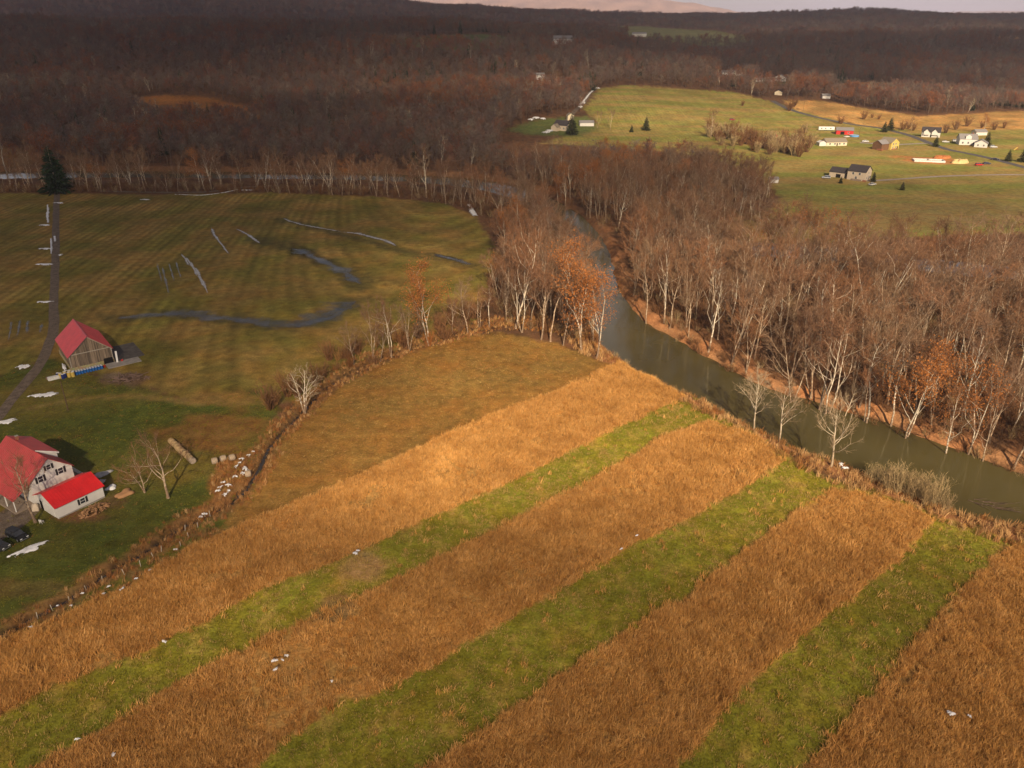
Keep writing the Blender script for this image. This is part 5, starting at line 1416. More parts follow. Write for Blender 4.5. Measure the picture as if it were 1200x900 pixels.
    o = MB().box(0, 3.0, 0, 1.2, 0, 0.9).build('crate', 'white_plastic', None, 0.06, local(-6.6, -2.9), R(38)); tag(o, 'pale grey crate at the lane end of the tanks', 'crate')
    o = MB().box(0, 2.6, 0, 0.9, 0, 0.5).build('pallet_stack', 'scrap', None, 0.04, local(-6.9, -1.5), R(30)); tag(o, 'low brown stack of pallets behind the grey crate', 'pallets')
    for lx, ly, lab in ((7.9, -2.1, 'red fuel can at the end of the blue drums'), (13.0, -0.6, 'red fuel can at the concrete pad corner')):
        e = MB().box(-0.3, 0.3, -0.2, 0.2, 0, 0.6); e.cyl((0.2, 0, 0.6), (0.35, 0, 0.8), 0.06, 0.04, 6); o = e.build('fuel_can', 'red_plastic', None, 0.03, local(lx, ly), 0.4); tag(o, lab, 'can')
    m = MB(); m.hexa([(0, 0, 0), (0.5, 0, 0), (0.5, 0.2, 0), (0, 0.2, 0), (0, 1.2, 3.2), (0.5, 1.2, 3.2), (0.5, 1.3, 3.2), (0, 1.3, 3.2)])
    o = m.build('plank', 'white_trim', None, 0.0, local(11.4, -0.9), R(20)); tag(o, 'white plank leaning on the barn corner by the doorway', 'plank')
    blob('snow_patch', 75.5, 431, 0.55, 3.0, 'snow', 0.5, 0.05, R(35), 'narrow snow drift along the barn side wall', 'snow', None, 'thing', 300, 0.3)
    # scrap heap
    m = MB()
    for i in range(90):
        cx, cy = rr.gauss(0, 2.2), rr.gauss(0, 1.3); L = rr.uniform(0.5, 2.6); a = rr.uniform(0, 3.14); z = rr.uniform(0.05, 1.3) * max(0.2, 1 - (cx / 5) ** 2)
        p = Vector((cx, cy, z)); q = p + Vector((math.cos(a) * L, math.sin(a) * L, rr.uniform(-0.2, 0.3)))
        m.cyl(p, q, rr.uniform(0.05, 0.16), None, 4)
    x, y, z = on(151, 446)
    o = m.build('scrap_heap', 'scrap', None, 0, (x, y, z), 0.4); tag(o, 'brown heap of scrap timber below the concrete pad', 'scrap heap')
barn()

# ------------------------------------------------------------------ farmhouse
def farmhouse():
    hx, hy, rz = -90.2, 129.2, R(55.5)
    t = empty('farmhouse', (hx, hy, gz(hx, hy)), rz); tag(t, 'white farmhouse with rusty red metal roofs and a low garage wing', 'house')
    # garage wing, ridge along x
    L, D = 9.6, 8.2
    gable_walls(0, L, 0, D, 2.7, 4.5, 'x').build('wing_wall', 'white_siding', t)
    gable_roof(t, 0, L, 0, D, 2.7, 4.5, 'x', 'wing_roof_red', 0.35, 0.10, 0.6)
    MB().box(0.05, L - 0.05, -0.05, -0.003, 0, 0.25).build('skirting', 'concrete', t)
    window(t, 'y', 0, 5.2, 0.95, 0.95, 1.15, -1, True)
    d = MB().box(-0.05, -0.004, 1.2, 4.0, 0, 2.2).build('garage_door', 'white_trim', t)
    for k in range(4): MB().box(-0.085, -0.052, 1.25, 3.95, 0.05 + k * 0.54, 0.54 + k * 0.54).build('panel', 'white_siding', d)
    d = MB().box(-0.05, -0.004, 5.6, 6.6, 0, 2.1).build('door', 'dark_inside', t); MB().box(-0.10, -0.052, 6.4, 6.48, 0.95, 1.05).build('handle', 'steel_rim', d)
    # main house, ridge along y
    x0, x1, y0, y1, ev, rg = -0.2, 8.3, D + 0.02, 24.5, 5.6, 9.2
    mid = (x0 + x1) / 2; ys = 13.4
    gable_walls(x0, x1, y0, y1, ev, rg, 'y').build('wall', 'white_siding', t)
    MB().prism([(mid, ev), (x1 - 0.03, ev), (x1 - 0.03, 7.1), (mid, rg - 0.02)], 'y', ys, y1 - 0.02).build('dormer_wall', 'white_siding', t)
    k = (rg - ev) / (mid - x0); o = 0.4; lf = 0.14
    slope(t, [(x0 - o, y0 - 0.3, ev - k * o + lf), (x0 - o, y1 + o, ev - k * o + lf), (mid, y1 + o, rg + lf), (mid, y0 - 0.3, rg + lf)], 0.11, 'house_roof_red')
    slope(t, [(x1 + o, y0 - 0.3, ev - k * o + lf), (x1 + o, ys - 0.02, ev - k * o + lf), (mid + 0.002, ys - 0.02, rg + lf), (mid + 0.002, y0 - 0.3, rg + lf)], 0.11, 'house_roof_red')
    k2 = (rg - 7.1) / (x1 - mid)
    slope(t, [(x1 + o, ys, 7.1 - k2 * o + lf), (x1 + o, y1 + o, 7.1 - k2 * o + lf), (mid + 0.004, y1 + o, rg + lf + 0.01), (mid + 0.004, ys, rg + lf + 0.01)], 0.16, 'house_roof_red')
    MB().hexa([(mid + 0.3, ys - 0.05, rg - 0.2), (x1 + 0.4, ys - 0.05, 6.6), (x1 + 0.4, ys - 0.006, 6.6), (mid + 0.3, ys - 0.006, rg - 0.2), (mid + 0.3, ys - 0.05, rg + 0.08), (x1 + 0.4, ys - 0.05, 7.0), (x1 + 0.4, ys - 0.006, 7.0), (mid + 0.3, ys - 0.006, rg + 0.08)]).build('fascia', 'white_trim', t)
    for c, z in ((1.9, 4.75), (6.0, 4.75)): window(t, 'y', y0, c, z, 0.95, 1.3, -1, True)
    window(t, 'y', y0, mid - 0.1, 6.75, 0.8, 1.0, -1, True)
    for c in (15.5, 19.0, 22.5): window(t, 'x', x1, c, 5.1, 0.9, 1.2, 1)
    for c in (11.0, 15.5, 19.0): window(t, 'x', x1, c, 1.0, 0.9, 1.4, 1)
    for c in (11.0, 15.0, 20.0): window(t, 'x', x0, c, 3.9, 0.9, 1.2, -1)
    # porch on the lane side
    pr = slope(t, [(-4.0, y0 + 0.3, 3.0), (-4.0, y1 - 0.5, 3.0), (x0 - 0.02, y1 - 0.5, 5.15), (x0 - 0.02, y0 + 0.3, 5.15)], 0.12, 'house_roof_red', 'porch_roof')
    for yy in (y0 + 0.6, y0 + 4.2, y0 + 8.0, y0 + 12.0, y1 - 0.8): MB().box(-3.85, -3.7, yy, yy + 0.15, 0, 2.85).build('porch_post', 'white_trim', t)
    MB().box(-4.1, x0 - 0.02, y0 + 0.4, y1 - 0.5, -0.2, 0.35).build('porch_floor', 'deck_wood', t)
    ch = MB().box(mid + 0.5, mid + 1.0, 21.5, 22.0, 7.0, 9.9).build('chimney', 'brick_red', t); MB().box(mid + 0.45, mid + 1.05, 21.45, 22.05, 9.9, 10.0).build('cap', 'concrete', ch)
    # deck with white rail behind the wing
    dk = MB().box(x1 + 0.02, x1 + 2.8, D + 0.05, 15.0, 0.3, 0.5).build('deck', 'deck_wood', t)
    rl = MB(); rl.box(x1 + 2.7, x1 + 2.8, D + 0.1, 15.0, 1.35, 1.48); rl.box(x1 + 2.7, x1 + 2.8, D + 0.1, 15.0, 0.62, 0.72)
    for i in range(36): y = D + 0.2 + i * 0.187; rl.box(x1 + 2.72, x1 + 2.77, y, y + 0.06, 0.5, 1.36)
    rl.build('deck_rail', 'white_trim', t)
    for y in (D + 0.3, 11.6, 14.8): MB().box(x1 + 2.55, x1 + 2.69, y, y + 0.14, -0.2, 1.5).build('deck_post', 'white_trim', t)
    def local(lx, ly, lz=0.0):
        x = hx + lx * math.cos(rz) - ly * math.sin(rz); y = hy + lx * math.sin(rz) + ly * math.cos(rz); return (x, y, gz(x, y) + lz)
    rr = random.Random(8)
    # heap of split firewood
    m = MB()
    for i in range(260):
        a, q = rr.uniform(0, 6.28), math.sqrt(rr.random()); cx, cy = math.cos(a) * q * 3.2, math.sin(a) * q * 1.6
        z = 1.5 * (1 - q ** 1.6) * rr.uniform(0.4, 1) + 0.08; b = rr.uniform(0, 6.28); e = Vector((math.cos(b) * 0.22, math.sin(b) * 0.22, rr.uniform(-0.12, 0.12))); p = Vector((cx, cy, z))
        m.cyl(p - e, p + e, rr.uniform(0.07, 0.13), None, 5)
    o = m.build('firewood_heap', 'split_wood', None, 0, local(5.6, -3.0), rz); tag(o, 'heap of split firewood in front of the garage wing window', 'firewood')
    # loose things round the yard
    def lump(name, lx, ly, sx, sy, sz, mat, lab, cat):
        bm = bmesh.new(); bmesh.ops.create_icosphere(bm, subdivisions=3, radius=1.0)
        ph = rr.uniform(0, 6)
        for v in bm.verts:
            f = 1 + 0.18 * math.sin(4 * v.co.x + ph) + 0.14 * math.sin(5 * v.co.y + 2 * ph) + 0.1 * math.sin(9 * v.co.x * v.co.y + ph)
            v.co = Vector((v.co.x * sx * f, v.co.y * sy * f, max(-0.05, v.co.z * sz * f)))
        me = bpy.data.meshes.new(name); bm.to_mesh(me); bm.free(); me.materials.append(MATS[mat])
        for p in me.polygons: p.use_smooth = True
        o = link(name, me, None, local(lx, ly), rz + rr.uniform(-0.3, 0.3)); tag(o, lab, cat)
    lump('snow_heap', 12.2, 2.2, 1.1, 0.8, 0.6, 'snow', 'white snow heap off the corner of the garage wing', 'snow')
    lump('covered_boat', 14.3, 9.0, 1.9, 0.8, 0.7, 'grey_tarp', 'grey tarp covered boat behind the deck', 'boat')
    lump('brush_heap', 12.6, -2.2, 1.6, 1.2, 0.7, 'split_wood', 'tan brush heap beside the firewood', 'brush heap')
    lump('porch_bush', -0.8, 7.2, 1.0, 1.0, 1.2, 'tan_siding', 'pale dry bush at the porch corner', 'bush')
    e = empty('garden_cart', local(11.6, 5.0), rz + 0.5); tag(e, 'grey garden cart by the end of the garage wing', 'cart')
    MB().box(-1.0, 1.0, -0.55, 0.55, 0.45, 0.95).build('tray', 'grey_tarp', e, 0.05)
    for s in (-1, 1): MB().cyl((0, s * 0.6, 0.32), (0, s * 0.72, 0.32), 0.32, 0.32, 14).build('wheel', 'tyre_rubber', e)
    MB().cyl((1.0, 0, 0.6), (2.0, 0, 0.35), 0.04, 0.04, 6).build('handle', 'steel_rim', e)
    e = empty('patio_chair', local(-2.6, 1.4), rz + 2); tag(e, 'white garden chair on the drive before the garage wing', 'chair')
    MB().box(-0.3, 0.3, -0.3, 0.3, 0.4, 0.46).build('seat', 'white_plastic', e); MB().box(-0.3, 0.3, 0.26, 0.32, 0.46, 1.0).build('backrest', 'white_plastic', e)
    for a in (-0.25, 0.25):
        for b in (-0.25, 0.25): MB().box(a - 0.03, a + 0.03, b - 0.03, b + 0.03, 0, 0.4).build('leg', 'white_plastic', e)
farmhouse()

# ------------------------------------------------------------------ vehicles
def car(name, x, y, rz, paint, label, cat, L=4.7, Wd=1.85, Ht=1.75, suv=True, group=None):
    pm = 'paint_' + name + paint[0]
    if pm not in MATS:
        t = NT(pm); t.bsdf(paint[1], 0.25, 0.5)
    e = empty(name, (x, y, gz(x, y) + 0.06), rz); tag(e, label, cat, group)
    h = Ht; b = 0.32
    body = MB().prism([(-L / 2, b + 0.1), (-L / 2 + 0.12, b), (L / 2 - 0.15, b), (L / 2, b + 0.15), (L / 2 - 0.02, 0.78), (L / 2 - 0.15, 0.92), (L / 2 - 1.15, 1.02), (-L / 2 + 0.1, 1.04), (-L / 2, 0.9)], 'y', -Wd / 2, Wd / 2)
    bo = body.build('body', pm, e, 0.06)
    c0, c1 = -L / 2 + (0.1 if suv else 0.7), L / 2 - 1.2
    r0, r1 = c0 + (0.25 if suv else 0.55), c1 - 0.75; iw = Wd / 2 - 0.06; tw = Wd / 2 - 0.26
    MB().hexa([(c0, -iw, 1.0), (c1, -iw, 1.0), (c1, iw, 1.0), (c0, iw, 1.0), (r0, -tw, h - 0.06), (r1, -tw, h - 0.06), (r1, tw, h - 0.06), (r0, tw, h - 0.06)]).build('window', 'window_glass', e)
    MB().box(r0 - 0.05, r1 + 0.05, -tw - 0.03, tw + 0.03, h - 0.06, h).build('roof', pm, e, 0.02)
    for s in (-1, 1):
        for xx in (c0 + 0.04, (c0 + c1) / 2, ):
            MB().hexa([(xx, s * (iw + 0.01), 1.0), (xx + 0.1, s * (iw + 0.01), 1.0), (xx + 0.1, s * (iw - 0.03), 1.0), (xx, s * (iw - 0.03), 1.0), (xx + 0.12, s * (tw + 0.02), h - 0.06), (xx + 0.22, s * (tw + 0.02), h - 0.06), (xx + 0.22, s * (tw - 0.02), h - 0.06), (xx + 0.12, s * (tw - 0.02), h - 0.06)]).build('pillar', pm, e)
        for xx in (-L / 2 + 0.85, L / 2 - 0.9):
            w = MB().cyl((xx, s * (Wd / 2 - 0.2), 0.34), (xx, s * (Wd / 2 + 0.02), 0.34), 0.35, 0.35, 18).build('wheel', 'tyre_rubber', e, 0.02)
            MB().cyl((xx, s * (Wd / 2 + 0.02), 0.34), (xx, s * (Wd / 2 + 0.035), 0.34), 0.21, 0.19, 12).build('rim', 'steel_rim', w)
        MB().box(L / 2 - 0.10, L / 2 + 0.015, s * 0.62 - 0.2, s * 0.62 + 0.2, 0.66, 0.82).build('headlight', 'lamp_glass', e)
        MB().box(-L / 2 - 0.015, -L / 2 + 0.1, s * 0.72 - 0.13, s * 0.72 + 0.13, 0.72, 0.95).build('tail_light', 'tail_glass', e)
    MB().box(L / 2 - 0.06, L / 2 + 0.06, -Wd / 2 + 0.1, Wd / 2 - 0.1, 0.36, 0.52).build('bumper', 'steel_rim', e)
    return e
x, y = place(21, 630); car('parked_suv', x, y, R(-28), ('k', (0.012, 0.014, 0.016)), 'black suv parked on the gravel drive of the farmhouse', 'car')
x, y = place(-2, 642); car('parked_car', x, y, R(-20), ('g', (0.03, 0.032, 0.036)), 'dark car at the drive edge beside the black suv', 'car', suv=False, Ht=1.5)

# ------------------------------------------------------------------ bales, posts, pole, log
def farm_bits():
    rr = random.Random(3)
    def bale_mesh(mat):
        m = MB(); n = 20; prof = [(0, 0.0), (0.48, 0.0), (0.62, 0.06), (0.71, 0.18), (0.76, 0.65), (0.71, 1.12), (0.62, 1.24), (0.48, 1.30), (0, 1.30)]
        V = []
        for q, hgt in prof[1:-1]:
            for i in range(n): V.append((hgt - 0.65, math.cos(6.2832 * i / n) * q, 0.74 + math.sin(6.2832 * i / n) * q))
        k = len(prof) - 2
        F = [(a * n + i, a * n + (i + 1) % n, (a + 1) * n + (i + 1) % n, (a + 1) * n + i) for a in range(k - 1) for i in range(n)] + [tuple(range(n)), tuple(range((k - 1) * n, k * n))]
        return m.add(V, F).mesh('straw', mat)
    wrap = MB()
    for xx in (-0.45, -0.15, 0.15, 0.45):
        n = 20
        V = [(xx + s, math.cos(6.2832 * i / n) * 0.768, 0.74 + math.sin(6.2832 * i / n) * 0.768) for s in (-0.02, 0.02) for i in range(n)]
        wrap.add(V, [(i, (i + 1) % n, n + (i + 1) % n, n + i) for i in range(n)])
    wm = wrap.mesh('twine', 'straw_blade'); b1, b2 = bale_mesh('hay_straw'), bale_mesh('old_hay')
    a = np.array(place(202, 520)); b = np.array(place(226, 543)); ang = math.atan2(*(b - a)[::-1])
    u = (b - a) / np.hypot(*(b - a)); nb = int(np.hypot(*(b - a)) / 1.5) + 1
    for i in range(nb):
        q = a + u * 1.5 * i + rr.uniform(-0.12, 0.12) * np.array((-u[1], u[0])); e = empty('round_bale', (q[0], q[1], gz(*q) - 0.02), ang + rr.uniform(-0.08, 0.08)); link('straw', b1 if i < nb - 1 else b2, e); link('twine', wm, e)
        tag(e, 'golden round hay bale in the end to end row on the lawn' if i < nb - 1 else 'greyish round bale closing the row on the lawn', 'hay bale', 'row of round bales' if i < nb - 1 else None)
    for px, py, lab in ((252, 543, 'grey round bale at the brush corner, nearest the bale row'), (262, 540, 'grey round bale between two others at the brush corner'), (272.5, 539, 'grey round bale at the brush corner beside the snow'), (291, 557, 'small tan round bale by the ditch beyond the snow')):
        x, y, z = on(px, py); e = empty('round_bale', (x, y, z - 0.02), rr.uniform(0.3, 0.8)); link('straw', b2, e); link('twine', wm, e); tag(e, lab, 'hay bale')
    pm = MB().cyl((0, 0, -0.4), (0, 0, 1.2), 0.065, 0.06, 8).cyl((0, 0, 1.2), (0, 0, 1.26), 0.06, 0.02, 8).mesh('fence_post', 'post_wood')
    for i, (px, py) in enumerate([(61, 713), (80, 700), (101, 690), (146, 674), (180, 654), (189, 646), (217, 622), (221, 630), (232, 618), (212, 640), (246, 603), (44, 724), (120, 682), (165, 664)]):
        x, y, z = on(px, py); o = link('fence_post', pm, None, (x, y, z), 0); o.rotation_euler = (rr.gauss(0, 0.09), rr.gauss(0, 0.09), 0); tag(o, 'pale wooden fence post in the line along the ditch', 'fence post', 'fence posts along the ditch')
    def pole(px, py, h, lab, arm=True, rz=0.3):
        x, y, z = on(px, py); e = empty('utility_pole', (x, y, z), rz); tag(e, lab, 'utility pole')
        MB().cyl((0, 0, -0.5), (0, 0, h), 0.15, 0.10, 10).build('pole', 'pole_wood', e)
        if arm:
            MB().box(-1.1, 1.1, -0.06, 0.06, h - 0.7, h - 0.56).build('crossarm', 'pole_wood', e)
            for s in (-0.95, 0.95): MB().cyl((s, 0, h - 0.56), (s, 0, h - 0.40), 0.05, 0.03, 8).build('insulator', 'white_trim', e)
    pole(80, 481, 8.2, 'thin dark wooden pole on the grass below the barn', False)
    pole(1006, 163, 9, 'utility pole beside the blue pool'); pole(941, 131, 10, 'utility pole on the road bend above the pasture'); pole(1053, 156, 9, 'utility pole leaning by the road near the dark roofed house')
    pole(1141, 167, 9, 'utility pole beside the white house')
    # fallen log in the river
    x, y = place(819, 402, WATER_Z + 0.3); x2, y2 = place(858, 422, WATER_Z + 0.3)
    g = Grow(77); d = np.array((x2 - x, y2 - y, 0.0)); L = np.linalg.norm(d); d /= L
    pts, _ = g.path((0, 0, 0.15), d, L, 8, 0.03, 0.0); g.tube(pts, [0.42, 0.36, 0.33, 0.30, 0.27, 0.23, 0.19, 0.14, 0.08], 8, g.tv, g.tf)
    for i in range(9): q, _ = g.path(pts[0], g.off(-d, g.r.uniform(0.3, 1.2)), 1.2, 3, 0.2, 0.0); g.tube(q, [0.16, 0.12, 0.07, 0.02], 4, g.cv, g.cf)
    for i in range(10):
        p = pts[4 + i % 4]; q, _ = g.path(p, g.off(d, g.r.uniform(0.4, 1.1)), 3.0, 4, 0.15, 0.03); g.tube(q, [0.09, 0.07, 0.05, 0.03, 0.01], 4, g.cv, g.cf); g.twigs(q, 5, 1.0, 0.04)
    e = empty('fallen_log', (x, y, WATER_Z + 0.15)); tag(e, 'bleached fallen tree lying in the water under the white sycamore', 'log')
    link('trunk', mesh_np('trunk', np.array(g.tv), np.array(g.tf), 'pale_bark', True), e); link('branches', mesh_np('branches', np.array(g.cv), np.array(g.cf), 'pale_bark'), e)
    # driftwood snag near the lower bank
    x, y = place(1150, 590, WATER_Z); g = Grow(78)
    for i in range(14): q, _ = g.path((g.r.uniform(-3, 3), g.r.uniform(-1, 1), 0), np.array((1, g.r.uniform(-0.6, 0.6), 0.1)), g.r.uniform(2, 6), 4, 0.12, 0.0); g.tube(q, [0.12, 0.10, 0.08, 0.05, 0.02], 4, g.cv, g.cf)
    o = link('driftwood', mesh_np('driftwood', np.array(g.cv), np.array(g.cf), 'far_bark'), None, (x, y, WATER_Z + 0.05), -0.5); tag(o, 'dark snag of driftwood at the downstream bank', 'driftwood')
farm_bits()

# ------------------------------------------------------------------ houses beyond the river
def small_house(px, py, rz, w, d, ev, rg, axis, wall, roof, label, wins=(), chimney=None, name='house', cat='house', door=None, over=0.4):
    x, y, z = on(px, py)
    t = empty(name, (x, y, z), rz); tag(t, label, cat)
    gable_walls(-w / 2, w / 2, -d / 2, d / 2, ev, rg, axis).build('wall', wall, t)
    gable_roof(t, -w / 2, w / 2, -d / 2, d / 2, ev, rg, axis, roof, over, 0.15, 0)
    for ax, at, c, zz, ww, hh, f in wins: window(t, ax, at, c, zz, ww, hh, f)
    if door:
        ax, at, c, ww, hh, f = door
        a, b = sorted((at + f * 0.004, at + f * 0.06))
        (MB().box(c - ww / 2, c + ww / 2, a, b, 0, hh) if ax == 'y' else MB().box(a, b, c - ww / 2, c + ww / 2, 0, hh)).build('door', 'dark_inside', t)
    if chimney: MB().box(chimney[0] - 0.4, chimney[0] + 0.4, chimney[1] - 0.4, chimney[1] + 0.4, ev, rg + 1.0).build('chimney', 'brick_red', t)
    return t

t = small_house(1006, 210, R(48), 10.5, 11, 5.4, 8.6, 'y', 'tan_siding', 'dark_shingle', 'tall tan gable house with dark shingle roof at the end of the long drive',
                [('y', -5.5, -2.6, 1.0, 1.1, 1.4, -1), ('y', -5.5, 2.6, 1.0, 1.1, 1.4, -1), ('y', -5.5, 0, 3.9, 1.1, 1.3, -1), ('x', -5.25, -2, 3.4, 1.2, 1.3, -1), ('x', -5.25, 2, 3.4, 1.2, 1.3, -1), ('x', -5.25, 0, 0.9, 1.2, 1.4, -1)], door=('y', -5.5, 4.1, 1.1, 2.1, -1))
MB().box(-6.9, -5.27, -3.5, 2.5, -0.2, 0.8).build('porch', 'deck_wood', t); MB().box(-6.5, -6.3, -6.8, -4.6, 0, 0.9).build('step', 'brick_red', t)
small_house(983, 207, R(48), 8.5, 9.5, 3.4, 5.8, 'y', 'tan_siding', 'dark_shingle', 'detached tan garage with dark roof beside the gable house', [('y', -4.75, 0, 1.0, 1.0, 1.0, -1)], name='garage', cat='garage', door=('x', -4.25, -1, 3.0, 2.3, -1))
t = small_house(977, 170, R(6), 17, 9, 3.0, 5.4, 'x', 'cream_siding', 'tan_shingle', 'long cream ranch house with tan shingle roof beside the hedgerow',
                [('y', -4.5, -5.5, 1.0, 1.3, 1.2, -1), ('y', -4.5, -1.5, 1.0, 1.3, 1.2, -1), ('y', -4.5, 2.5, 1.0, 1.3, 1.2, -1), ('y', -4.5, 6, 1.0, 1.3, 1.2, -1)], door=('y', -4.5, 0.4, 1.0, 2.1, -1))
MB().prism([(-8.5, 0), (-14, 0), (-14, 2.6), (-11.2, 3.8), (-8.5, 2.6)], 'y', -4.0, 2.0).build('sunroom', 'white_siding', t)
small_house(989, 157, R(-16), 14, 11, 3.6, 5.6, 'x', 'red_siding', 'grey_shingle', 'bright red shed with grey roof behind the ranch house', [('y', -5.5, 3, 1.2, 1.0, 1.0, -1)], name='shed', cat='shed', door=('y', -5.5, -2, 3.2, 2.6, -1))
t = small_house(1041, 174, R(30), 9.5, 10.5, 5.2, 8.2, 'y', 'yellow_siding', 'tan_shingle', 'two storey yellow house with brown log side wing',
                [('y', -5.25, -2.3, 3.4, 1.1, 1.4, -1), ('y', -5.25, 0.6, 3.4, 1.1, 1.4, -1), ('y', -5.25, -2.3, 0.9, 1.1, 1.4, -1), ('y', -5.25, 1.2, 0.9, 1.1, 1.4, -1)], door=('y', -5.25, 3.2, 1.1, 2.1, -1))
gable_walls(-13.5, -4.77, -3.5, 4.5, 4.6, 7.0, 'x').build('log_wing', 'log_siding', t); gable_roof(t, -13.5, -4.9, -3.5, 4.5, 4.6, 7.0, 'x', 'grey_shingle', 0.35, 0.15, 0)
MB().box(-15.5, -13.55, -5.5, -1.0, 0.2, 1.0).build('deck', 'brick_red', t); MB().box(-3.8, 3.8, -5.29, -5.254, 0, 0.75).build('base_course', 'brick_red', t)
t = small_house(1090, 160, R(-24), 14, 9.5, 4.2, 7.8, 'x', 'white_siding', 'dark_shingle', 'white house with dark roof and two front gables by the road', [('y', -4.75, -4.5, 1.0, 1.1, 1.3, -1), ('y', -4.75, 4.5, 1.0, 1.1, 1.3, -1)], door=('y', -4.75, 0, 1.1, 2.1, -1))
for c in (-3.6, 2.6):
    MB().prism([(c - 2.2, 2.0), (c + 2.2, 2.0), (c + 2.2, 4.4), (c, 6.6), (c - 2.2, 4.4)], 'y', -6.2, -1.2).build('front_gable', 'white_siding', t)
    for s in (-1, 1): slope(t, [(c + s * 2.6, -6.5, 4.2), (c + s * 2.6, -1.2, 4.2), (c + s * 0.002, -1.2, 6.85), (c + s * 0.002, -6.5, 6.85)], 0.14, 'dark_shingle', ribs=0)
t = small_house(1132, 169, R(-12), 13, 9, 4.6, 8.0, 'x', 'white_siding', 'grey_shingle', 'white farmhouse with grey roof and dormer above the road', [('y', -4.5, -4, 1.0, 1.1, 1.4, -1), ('y', -4.5, 0, 1.0, 1.1, 1.4, -1), ('y', -4.5, 4, 1.0, 1.1, 1.4, -1)], (3.5, 0.5))
MB().prism([(-2.6, 4.4), (1.6, 4.4), (1.6, 6.6), (-0.5, 7.9), (-2.6, 6.6)], 'y', -4.9, -0.6).build('dormer', 'white_siding', t)
small_house(1149, 172, R(-30), 9, 8, 3.2, 5.6, 'y', 'white_siding', 'grey_shingle', 'small white garage below the white farmhouse', [('y', -4.0, 2, 1.0, 1.0, 1.2, -1), ('y', -4.0, -2, 1.0, 1.0, 1.2, -1)], name='garage', cat='garage')
small_house(1147, 158, R(5), 10, 7, 2.8, 4.6, 'x', 'white_siding', 'grey_shingle', 'low pale shed half hidden behind the round evergreen', name='shed', cat='shed')
t = small_house(660, 152, R(-35), 14, 11, 4.4, 8.0, 'x', 'tan_siding', 'dark_shingle', 'tan hill house with dark roof at the foot of the climbing lane', [('y', -5.5, -4, 1.2, 1.2, 1.4, -1), ('y', -5.5, 0, 1.2, 1.2, 1.4, -1), ('y', -5.5, 4, 1.2, 1.2, 1.4, -1)], (5.5, 2.0))
gable_walls(-6, 0, -11, -5.52, 3.2, 5.6, 'y').build('front_wing', 'tan_siding', t); gable_roof(t, -6, 0, -11, -5.6, 3.2, 5.6, 'y', 'tan_shingle', 0.4, 0.15, 0)
small_house(687, 147, R(5), 13, 7, 2.8, 4.4, 'x', 'white_siding', 'grey_shingle', 'low white shed beside the hill house', name='shed', cat='shed')
small_house(668, 141, R(10), 6, 6, 4.5, 6.5, 'y', 'cream_siding', 'tan_shingle', 'small cream outbuilding behind the hill house', name='shed', cat='shed')
small_house(858, 88, R(3), 34, 12, 4.2, 6.6, 'x', 'white_siding', 'grey_shingle', 'long pale farm shed among the trees above the pasture', name='shed', cat='shed')
small_house(914, 95, R(-25), 16, 12, 5.5, 9.0, 'y', 'white_siding', 'grey_shingle', 'white house among trees above the pasture road', [('y', -6, -3, 1.2, 1.3, 1.5, -1), ('y', -6, 3, 1.2, 1.3, 1.5, -1)])
small_house(902, 96, R(-10), 14, 9, 4.0, 6.5, 'x', 'white_siding', 'tan_shingle', 'lower white house next to the white house among trees')
small_house(889, 96, R(0), 9, 7, 3.2, 5.0, 'x', 'white_siding', 'grey_shingle', 'small white shed farthest along the row above the pasture road', name='shed', cat='shed')
small_house(912, 111, R(-20), 8, 7, 3.2, 5.0, 'y', 'cream_siding', 'dark_shingle', 'tiny cream cabin at the road bend', name='cabin', cat='cabin')
small_house(967, 115, R(0), 9, 7, 3.0, 4.8, 'x', 'white_siding', 'grey_shingle', 'tiny white cottage in the scrub beyond the golden field', name='cottage', cat='house')
small_house(638, 99, R(-20), 12, 10, 5, 8, 'y', 'cream_siding', 'tan_shingle', 'cream house deep in the wood above the hill house')
small_house(632, 93, R(10), 12, 9, 5, 7.5, 'x', 'white_siding', 'grey_shingle', 'white house higher in the wood above the hill house')
small_house(655, 99, R(10), 10, 8, 4, 6, 'x', 'tan_siding', 'tan_shingle', 'small tan house beside the cream house in the wood')
small_house(659, 52, R(5), 34, 20, 9, 14, 'x', 'white_siding', 'grey_shingle', 'big white farm building on the far slope')
small_house(749, 43, R(0), 40, 20, 8, 12, 'x', 'white_siding', 'grey_shingle', 'long white barn on the farthest clearing', name='barn', cat='barn')
small_house(765, 55, R(20), 22, 16, 7, 11, 'y', 'white_siding', 'grey_shingle', 'white house below the farthest clearing')
small_house(906, 214, R(5), 5, 3.5, 2.4, 3.4, 'x', 'white_siding', 'grey_shingle', 'small pale hut at the wood edge beside the pasture', name='hut', cat='hut')

